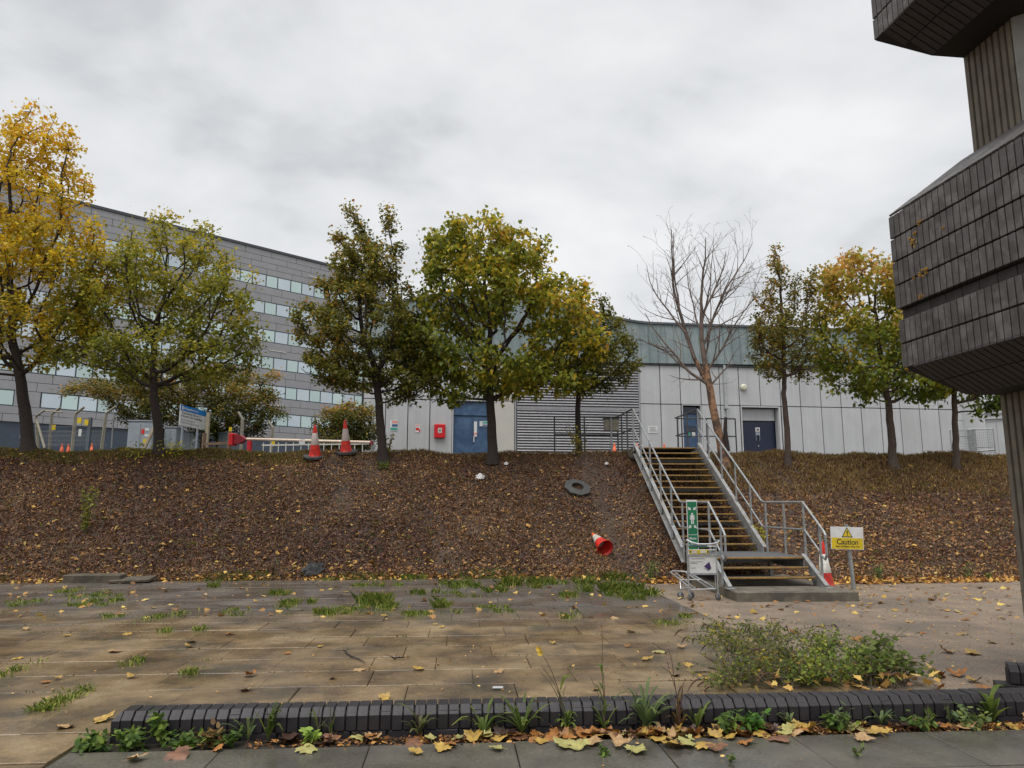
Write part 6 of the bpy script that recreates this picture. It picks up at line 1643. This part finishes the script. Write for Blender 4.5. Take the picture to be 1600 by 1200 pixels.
KW_POS = [(G(x_, 1150)[0], n_) for x_, n_ in ((195, 'lush left end weeds'), (272, 'nettle-like weed'), (345, 'dry brown tangle'), (413, 'stalky green weed'), (510, 'thin upright stems'), (655, 'wilted dark weed'), (755, 'drooping strappy weed'), (815, 'middle leafy rosette'), (885, 'yellow flowered weed'), (945, 'tallest thin stem'), (1012, 'blue-green rosette'), (1066, 'dead red-brown stalk'), (1140, 'pale leafy weed'), (1180, 'dark compact weed'), (1245, 'small hard-pressed weed'), (1320, 'toothed blue-green weed'), (1400, 'fine leaved weed'), (1480, 'two leaved seedling'), (1545, 'blue-green leafy weed'), (1588, 'broad leaved end weed'))]
def leaf_at(p, cname, size, tilt, where, group):
    me = LM[cname][int(rng.integers(0, 4))]
    dsc = ('large ' if size > .165 else 'small ' if size < .115 else '') + cname
    if 'kerb' in group and KW_POS: where = where + ' by the ' + min(KW_POS, key=lambda q_: abs(q_[0] - p[0]))[1]
    elif KW_POS: where = where + (' towards the left' if p[0] < -2.2 else ' near the middle' if p[0] < 1.6 else ' towards the shrubs' if p[0] < 4.2 else ' near the pier') + (', far back' if p[1] > 9.6 else ', midway' if p[1] > 7.6 else ', close to the kerb')
    cname = dsc
    o = place('fallen_leaf', me, None, p, (rng.normal(0, tilt), rng.normal(0, tilt), rng.uniform(0, 6.28)), label='fallen %s maple leaf %s' % (cname, where), cat='leaf', group=group)
    o.scale = (size, size, size); return o
# against the kerb
nk = 150
for i in range(nk):
    xw = rng.choice([rng.uniform(1.2, 8.0), rng.normal(4.6, 0.9), rng.normal(3.9, .8)])
    if xw < 0.3 or xw > 8.0: continue
    back = rng.random()
    yw = -0.07 - abs(rng.normal(0, 0.085))
    p2 = w0 + wd * xw + wn * yw
    zl = 0.022 + rng.uniform(0, .022)
    pr = [.24, .13, .17, .22, .16, .08] if xw > 3.2 else [.12, .06, .2, .32, .12, .18]
    leaf_at((p2[0], p2[1], zl), names_[int(rng.choice(6, p=pr))], rng.uniform(.075, .135), .30, 'in the kerb drift', 'fallen leaves along the brick kerb')
# the pale cluster in the middle and single ones picked out
for (x, y, c, s_) in ((765, 1162, 'x', 0),): pass
for (x, y, cname, s_) in ((880, 1160, 'pale green-yellow', .20), (905, 1163, 'pale green-yellow', .19), (925, 1155, 'buff', .20), (945, 1145, 'yellow', .17), (970, 1160, 'buff', .19), (995, 1168, 'pale green-yellow', .18), (1030, 1150, 'yellow', .2), (1050, 1160, 'yellow', .2), (1075, 1158, 'pale green-yellow', .19),
                          (1100, 1160, 'yellow', .19), (925, 1140, 'orange', .16), (960, 1143, 'brown', .18), (700, 1158, 'orange', .20), (690, 1165, 'yellow', .15), (580, 1145, 'orange', .17), (480, 1165, 'pale green-yellow', .17), (450, 1150, 'dark brown', .22), (775, 1165, 'pale green-yellow', .12), (1370, 1140, 'yellow', .2), (1250, 1135, 'orange', .16), (1220, 1150, 'brown', .2), (215, 1180, 'buff', .15), (280, 1175, 'brown', .2), (340, 1165, 'orange', .1), (650, 1170, 'yellow', .12), (1350, 1150, 'buff', .16), (1120, 1165, 'brown', .17), (1165, 1155, 'orange', .15)):
    p = G(x, y, 0.06); leaf_at((p[0], p[1], .045), cname, s_ * .82, .14, 'before the kerb', 'fallen leaves along the brick kerb')
# on the paving and the tarmac
lv_ = [(1030, 1018, 'pale green-yellow', .17), (1010, 1030, 'yellow', .14), (985, 987, 'yellow', .13), (960, 965, 'buff', .13), (1065, 1012, 'buff', .13), (1055, 1055, 'buff', .11), (1075, 1040, 'yellow', .11), (880, 965, 'yellow', .13), (865, 1005, 'yellow', .1), (895, 950, 'orange', .1), (655, 1045, 'yellow', .14), (560, 1046, 'buff', .14), (780, 1048, 'buff', .12), (690, 980, 'yellow', .09),
       (680, 975, 'yellow', .08), (390, 1055, 'orange', .13), (360, 990, 'orange', .14), (295, 1011, 'yellow', .13), (300, 1003, 'brown', .13), (180, 1018, 'buff', .17), (105, 992, 'yellow', .11), (200, 990, 'yellow', .13), (28, 1028, 'yellow', .12), (40, 983, 'buff', .12), (100, 1137, 'buff', .14), (160, 1125, 'yellow', .17), (150, 1152, 'orange', .13), (205, 1058, 'yellow', .11), (70, 1065, 'orange', .1),
       (440, 1100, 'yellow', .13), (600, 1090, 'yellow', .12), (385, 1078, 'buff', .13), (90, 1060, 'yellow', .08), (240, 1125, 'yellow', .15), (1360, 940, 'yellow', .14), (1398, 950, 'yellow', .12), (1510, 965, 'orange', .14), (1500, 987, 'yellow', .15), (1480, 1015, 'buff', .16), (1520, 1017, 'yellow', .2), (1340, 995, 'orange', .17), (1375, 1015, 'yellow', .15), (1495, 1050, 'orange', .18), (1465, 1052, 'orange', .18),
       (1520, 1060, 'yellow', .15), (1540, 1072, 'orange', .18), (1280, 975, 'orange', .13), (1240, 985, 'orange', .15), (1160, 970, 'buff', .11), (1210, 1003, 'pale green-yellow', .13), (1400, 1035, 'buff', .14), (1440, 985, 'orange', .1), (1550, 1000, 'yellow', .13), (1180, 955, 'orange', .12), (1100, 958, 'yellow', .12), (1080, 945, 'yellow', .12), (1310, 1003, 'buff', .14), (1560, 950, 'buff', .12), (1420, 968, 'buff', .12), (1460, 930, 'buff', .12), (1320, 932, 'yellow', .12), (1200, 945, 'buff', .1),
       (1590, 1042, 'buff', .14), (980, 1010, 'orange', .08), (1340, 1072, 'yellow', .12), (930, 1078, 'buff', .08), (820, 1095, 'buff', .09), (500, 1010, 'yellow', .08), (450, 1020, 'orange', .1), (520, 1060, 'orange', .09), (240, 950, 'buff', .1), (400, 940, 'yellow', .1), (540, 925, 'yellow', .1), (320, 930, 'buff', .1)]
for (x, y, cname, s_) in lv_:
    p = G(x, y, 0.04); uu, vv = uv(p[0], p[1])
    onp = uu < 3.9
    leaf_at((p[0], p[1], .042 if onp else .012), cname, s_ * .92, .12, 'flat on the paving' if onp else 'on the brown tarmac', 'fallen leaves on the paving' if onp else 'fallen leaves on the tarmac')
# leaf mould and crumbs under the drift
n = 4200; xw = 1.0 + 7.2 * rng.random(n) ** .8; yw = -0.035 - np.abs(rng.normal(0, .085, n))
X = w0[0] + wd[0] * xw + wn[0] * yw; Y = w0[1] + wd[1] * xw + wn[1] * yw
P = np.stack([X, Y, .010 + rng.uniform(0, .015, n)], 1)
V, per = leafcloud(P, rng.uniform(.015, .05, n), OVAL, 0, .3)
soup('leaf_litter', V, per, 'litter', palette([(0, (.025, .015, .012)), (.5, (.08, .04, .02)), (.85, (.22, .11, .04)), (1, (.40, .25, .07))], rng.random(n)), kind='stuff')

# ------------------------------------------------------------------ weeds along the kerb
def strap_weed(label, xw, h, n, wid, pal, spread=0.5, seed=1, stalk=0.0, dark=False, yw=-0.05, flower=None, nm='weed', lean=(0, 0)):
    p2 = w0 + wd * xw + wn * yw; base = np.array([p2[0], p2[1], 0.03])
    r = np.random.default_rng(seed); root = empty(nm, base, label=label, cat='weed', group=None)
    Vs = []; cs = []
    if stalk:
        m = MB()
        for k in range(3 if not dark else 5):
            tx = lean[0] * stalk + r.normal(0, .04); ty = lean[1] * stalk + r.normal(0, .03)
            hh_ = stalk * (1 if k == 0 else r.uniform(.4, .85))
            pts = [np.array([tx * t * t + .006 * math.sin(9 * t + k), ty * t * t, hh_ * t]) for t in np.linspace(0, 1, 8)]
            m.tube(pts, [.0045 * (1 - .55 * t) for t in np.linspace(0, 1, 8)], 4, False)
            if k == 0: tip = pts[-1]
        obj('stalk', m, 'stalk_red' if dark else 'stalk', root)
        if flower: 
            fm = MB()
            for k in range(2):
                c_ = tip + np.array([.012 * k, 0, -.03 * k])
                for j in range(9):
                    a = j * .7; fm.add([c_, c_ + np.array([math.cos(a) * .022, -.006, math.sin(a) * .022]), c_ + np.array([math.cos(a + .5) * .022, -.010, math.sin(a + .5) * .022])], [(0, 1, 2)])
            obj('flower', fm, 'petal', root)
    for k in range(n):
        a = r.uniform(0, 6.28); L_ = h * r.uniform(.6, 1.25); out = spread * r.uniform(.4, 1.2) * L_
        z_s = (r.uniform(0, .55) * stalk if stalk and r.random() < .45 else 0)
        st_ = np.array([lean[0] * z_s * z_s / max(stalk, .1), lean[1] * z_s * z_s / max(stalk, .1), z_s])
        d = np.array([math.cos(a), math.sin(a) * .8, 0]); sd_ = np.array([-math.sin(a), math.cos(a), 0])
        up_ = L_ * r.uniform(.65, 1); dr = r.uniform(.5, 1.15)
        prev = None
        for i, t_ in enumerate(np.linspace(0, 1, 6)):
            c_ = st_ + d * out * t_ + np.array([0, 0, up_ * (1.6 * t_ - dr * 1.15 * t_ * t_)])
            w__ = wid * (math.sin(math.pi * min(.98, .12 + .8 * t_)) ** .8) * .5
            cur = (c_ - sd_ * w__, c_ + sd_ * w__)
            if prev is not None: Vs += [prev[0], prev[1], cur[1], cur[0]]; cs.append(r.random() * .35 + k / n * .65)
            prev = cur
    soup('foliage', np.array(Vs), 4, 'leaf', palette(pal, np.array(cs)), root, kind='stuff')
    return root
WG = [(0, (.030, .050, .018)), (.6, (.062, .090, .028)), (1, (.13, .155, .04))]
WB = [(0, (.030, .052, .032)), (.6, (.062, .090, .055)), (1, (.13, .155, .06))]
WD = [(0, (.05, .03, .02)), (.6, (.09, .055, .03)), (1, (.12, .11, .04))]
def wx(x): # distance along the kerb for a column of the photograph
    g_ = G(x, 1150, 0.0); return float((np.array([g_[0], g_[1]]) - w0) @ wd)
KW = [('strappy green weed with drooping leaves, left of the middle of the kerb', 755, .19, 15, .020, WG, .9, 0, False, None),
      ('bushy rosette of narrow arching leaves at the middle of the kerb', 815, .22, 24, .018, WG, .8, 0, False, None),
      ('tall weed with a bare stem ending in a yellow flower', 885, .13, 22, .020, WG, .6, .62, False, 'y'),
      ('spindly weed with the tallest thin stem over the kerb', 945, .11, 18, .016, WG, .5, .80, False, None),
      ('blue-green rosette weed spilling over the kerb', 1012, .21, 34, .022, WB, .75, .34, False, None),
      ('dead dark red-brown stalk with curled leaves', 1066, .12, 16, .020, WD, .45, .60, True, None),
      ('small arching weed just right of the dead stalk', 1095, .17, 14, .018, WG, .7, 0, False, None),
      ('bright green stalky weed over the left part of the kerb', 428, .17, 12, .028, WG, .5, .25, False, None),
      ('thin drooping weed leaning left beside the stalky weed', 398, .15, 8, .02, WB, .8, .2, False, None),
      ('slim upright weed left of the kerb leaf drift', 500, .10, 6, .018, WG, .4, .26, False, None),
      ('thin upright grass-like stem by the left third of the kerb', 522, .12, 5, .012, WG, .3, .28, False, None),
      ('wilted dark weed with curling leaves', 655, .15, 14, .022, [(0, (.03, .04, .03)), (1, (.09, .10, .05))], .7, .22, True, None),
      ('fine leaved weed before the right part of the kerb', 1400, .12, 14, .02, WB, .8, 0, False, None),
      ('small green weed hard against the kerb, right of the dead stalk', 1245, .10, 10, .02, WB, .7, .12, False, None),
      ('thin two leaved seedling over the right part of the kerb', 1480, .08, 5, .025, WG, .5, .17, False, None),
      ('slender seedling near the right end of the kerb', 1515, .08, 6, .018, WB, .5, .20, False, None),
      ('broad leaved weed at the right end of the kerb', 1588, .16, 16, .035, WG, .7, .28, False, None)]
for i, (lb_, x, h, n, w_, pal, sp, stk, dk_, fl_) in enumerate(KW):
    strap_weed(lb_, wx(x), h * 1.55, n, w_ * 1.2, pal, sp, seed=60 + i, stalk=stk, dark=dk_, flower=fl_, lean=(-.28, 0) if fl_ else (-.04, 0))
def kp(x, yw=-.07):
    p2 = w0 + wd * wx(x) + wn * yw; return (p2[0], p2[1], .03)
NET = [(0, (.022, .045, .016)), (.7, (.055, .090, .028)), (1, (.12, .16, .04))]
sprout('nettle-like weed with broad pale green leaves at the left of the kerb', 0, 0, .32, .22, 46, NET, sz=.075, name='weed', seed=80, cat='weed', P0=kp(272), stalk='stalk_green', ns=2, tz=.5)
for i, (x, w__, h, n, pal, lb_) in enumerate(((185, .34, .06, 130, NET, 'lush low green weeds round the left end of the kerb'), (230, .34, .06, 150, NET, 'mat of leafy green weeds before the left end of the kerb'), (310, .34, .05, 110, NET, 'low green weeds right of the nettle-like weed'), (345, .24, .10, 90, [(0, (.05, .03, .02)), (1, (.12, .08, .04))], 'dry brown tangle of weed against the kerb'),
                                              (370, .28, .07, 60, NET, 'little green seedlings before the kerb, left third'), (1140, .22, .15, 60, NET, 'pale green leafy weed leaning on the kerb'), (1180, .24, .13, 120, [(0, (.02, .06, .02)), (1, (.06, .12, .03))], 'dark green compact weed before the kerb'), (1325, .22, .15, 60, WB, 'blue-green weed with toothed leaves before the kerb'), (1310, .3, .08, 60, NET, 'low green weed under the toothed weed'), (1545, .40, .12, 110, WB, 'blue-green leafy weed near the right end of the kerb'), (1450, .3, .08, 60, NET, 'low weed tuft before the right part of the kerb'), (495, .18, .08, 60, [(0, (.08, .14, .04)), (1, (.22, .30, .09))], 'feathery light green weed among leaves, left third of the kerb'))):
    sprout(lb_, 0, 0, h, w__, n, pal, sz=.06, name='weed', seed=90 + i, cat='weed', P0=kp(x, -.14), stalk='stalk_green', ns=8, tz=.1)
p = G(945, 1180, .03); sprout('tiny dark green tuft in a joint of the front pavement', 0, 0, .06, .12, 70, [(0, (.03, .06, .02)), (1, (.08, .13, .03))], sz=.03, name='weed', seed=120, cat='weed', P0=p, ns=6, tz=.0)
p = G(1340, 1182, .03); sprout('tiny pale green tuft in the pavement joint, right', 0, 0, .06, .12, 50, NET, sz=.03, name='weed', seed=121, cat='weed', P0=p, ns=6, tz=-.5, sh=LANCE)
p = G(1142, 1190, .03); sprout('tiny green tuft at the bottom edge of the pavement', 0, 0, .04, .09, 40, NET, sz=.025, name='weed', seed=122, cat='weed', P0=p, ns=6, tz=-.3)

# ------------------------------------------------------------------ arching shrub behind the kerb, right, and the broad leaved plant beside it
def shrub(label, roots, tips, nst, leaf, pal, seed, spikes=0, name='shrub', big=None):
    r = np.random.default_rng(seed); base = np.array([*G(*roots[0], 0.0)[:2], 0.01])
    root = empty(name, base, label=label, cat='shrub'); m = MB(); pts = []; sp = MB()
    for k in range(nst):
        i = int(r.integers(0, len(tips))); rt = G(*roots[int(r.integers(0, len(roots)))], 0.0)
        a = np.array([rt[0] + r.normal(0, .12), rt[1] + r.normal(0, .10), 0])
        (tx, ty, tz_) = tips[i]; b = G(tx + r.normal(0, 14), ty + r.normal(0, 6), tz_); b = b + np.array([0, 0, r.normal(0, .03)])
        b[2] = max(b[2], .04)
        mid = (a + b) / 2 + np.array([0, 0, .10 + .12 * np.linalg.norm(b - a)])
        c = [a * (1 - t) ** 2 + mid * 2 * t * (1 - t) + b * t * t for t in np.linspace(0, 1, 12)]
        m.tube([q_ - base for q_ in c], [.006 * (1 - .7 * t) for t in np.linspace(0, 1, 12)], 4, False)
        for j in range(2, 12):
            pts += [c[j]] * 2
            if r.random() < .45:
                d_ = r.normal(0, .09, 3); d_[2] = abs(d_[2]) * .7 + .02
                m.tube([c[j] - base, c[j] + d_ - base], [.003, .0015], 3, False); pts += [c[j] + d_ * f_ for f_ in (.4, .7, 1, 1)]
        if spikes and r.random() < spikes:
            d_ = (c[-1] - c[-2]); d_ /= np.linalg.norm(d_); e_ = c[-1]
            cc = [e_ + d_ * .17 * t + np.array([0, 0, .03 * math.sin(3 * t) - .06 * t * t]) for t in np.linspace(0, 1, 6)]
            sp.tube([q_ - base for q_ in cc], [.004, .008, .009, .008, .006, .003], 5, False)
    obj('stem', m, 'stalk', root)
    if sp.v: obj('seed_head', sp, 'stalk_red', root, kind='stuff')
    pts = np.array(pts); n, sz, shp = leaf
    P = pts[r.integers(0, len(pts), n)] + r.normal(0, .022, (n, 3)); P[:, 2] = np.maximum(P[:, 2], .02)
    V, per = leafcloud(P, sz * r.uniform(.55, 1.3, n), shp, .25, .5)
    soup('foliage', V - base, per, 'leaf', palette(pal, np.clip(.42 + .22 * noise3(P, 6, seed) + r.normal(0, .2, n), 0, 1)) * r.uniform(.75, 1.25, (n, 1)), root, kind='stuff')
SHP = [(0, (.025, .038, .014)), (.45, (.060, .078, .022)), (.75, (.13, .13, .03)), (.92, (.34, .27, .05)), (1, (.35, .18, .05))]
shrub('sprawling arching shrub with small leaves and brown seed heads behind the kerb', [(1210, 1076), (1165, 1079), (1250, 1074)],
      [(1095, 980, .30), (1085, 1000, .22), (1110, 1010, .2), (1120, 980, .34), (1140, 1000, .25), (1180, 990, .28), (1215, 985, .30), (1250, 995, .28), (1275, 985, .38), (1110, 1060, .12), (1140, 1040, .16), (1230, 1030, .2), (1190, 1040, .2), (1300, 1010, .25)], 78, (3000, .040, OVAL), SHP, 201, .45)
shrub('low green bush with yellowing leaves filling the middle behind the kerb', [(1290, 1074), (1320, 1072), (1250, 1078)],
      [(1260, 1010, .26), (1300, 1000, .28), (1330, 1010, .25), (1350, 1030, .2), (1300, 1040, .2), (1240, 1050, .15)], 40, (1900, .042, OVAL), [(0, (.04, .06, .02)), (.5, (.09, .13, .03)), (.85, (.17, .18, .04)), (1, (.40, .30, .05))], 202, .08)
shrub('plant with larger heart shaped green leaves at the right end of the shrubs', [(1375, 1070), (1400, 1068), (1350, 1073)],
      [(1350, 1010, .28), (1380, 1015, .26), (1395, 1010, .22), (1420, 1035, .2), (1435, 1045, .14), (1365, 1035, .2), (1405, 1050, .12)], 34, (560, .062, np.array([(0, 0), (.34, .05), (.40, .36), (.2, .75), (0, 1.0), (-.2, .75), (-.40, .36), (-.34, .05)])), [(0, (.035, .055, .02)), (.6, (.07, .10, .03)), (1, (.15, .17, .045))], 203, 0, name='leafy_plant')
n = 230; c_ = G(1260, 1060, .02); P = np.stack([rng.uniform(2.25, 4.15, n), rng.uniform(7.1, 8.7, n), .02 + rng.uniform(0, .16, n)], 1)
V, per = leafcloud(P, rng.uniform(.05, .12, n), MAPLE, .1, .5)
soup('leaf_litter', V, per, 'litter', palette(FC, rng.random(n)), kind='stuff')
# one long woody shoot reaching up to the left
a, c, b = G(1222, 1076, 0), G(1150, 1010, .25), G(1098, 972, .38)
obj('shoot', MB().tube([a * (1 - t) ** 2 + c * 2 * t * (1 - t) + b * t * t for t in np.linspace(0, 1, 10)], [.009 * (1 - .6 * t) for t in np.linspace(0, 1, 10)], 5), 'bark_dark', label='long bare woody shoot arching up to the left from the shrub', cat='branch')
# twigs and crumbs on the paving
for lb_, pts_ in (('broken forked twig on the paving, left', [(538, 1018), (548, 1024), (560, 1030), (570, 1035)]), ('small dry twig right of the forked one', [(617, 1028), (628, 1027), (640, 1026)]), ('dark stick lying flat on the paving left of the shrub', [(1083, 1050), (1100, 1050), (1112, 1050)]), ('crooked dark stick on the paving at the edge of the shrub', [(1106, 1043), (1125, 1047), (1140, 1049)])):
    c = [G(x, y, .05) + rng.normal(0, .008, 3) * np.array([1, 1, 0]) for x, y in pts_]
    m = MB().tube(c, [.008] * (len(c) - 1) + [.004], 5)
    if 'forked' in lb_:
        for k in range(5): m.tube([c[0] + rng.normal(0, .01, 3), c[0] + np.array([rng.normal(0, .07), rng.normal(0, .05), rng.uniform(.01, .06)])], [.005, .002], 3)
    obj('twig', m, 'bark_dark', label=lb_, cat='twig')
p = G(778, 1076, .04); cb = obj('plastic_scrap', MB().box((0, 0, .01), (.10, .05, .015), None, .004), 'pipe_grey', label='small pale grey plastic scrap on the paving before the kerb', cat='litter'); cb.location = tuple(p)
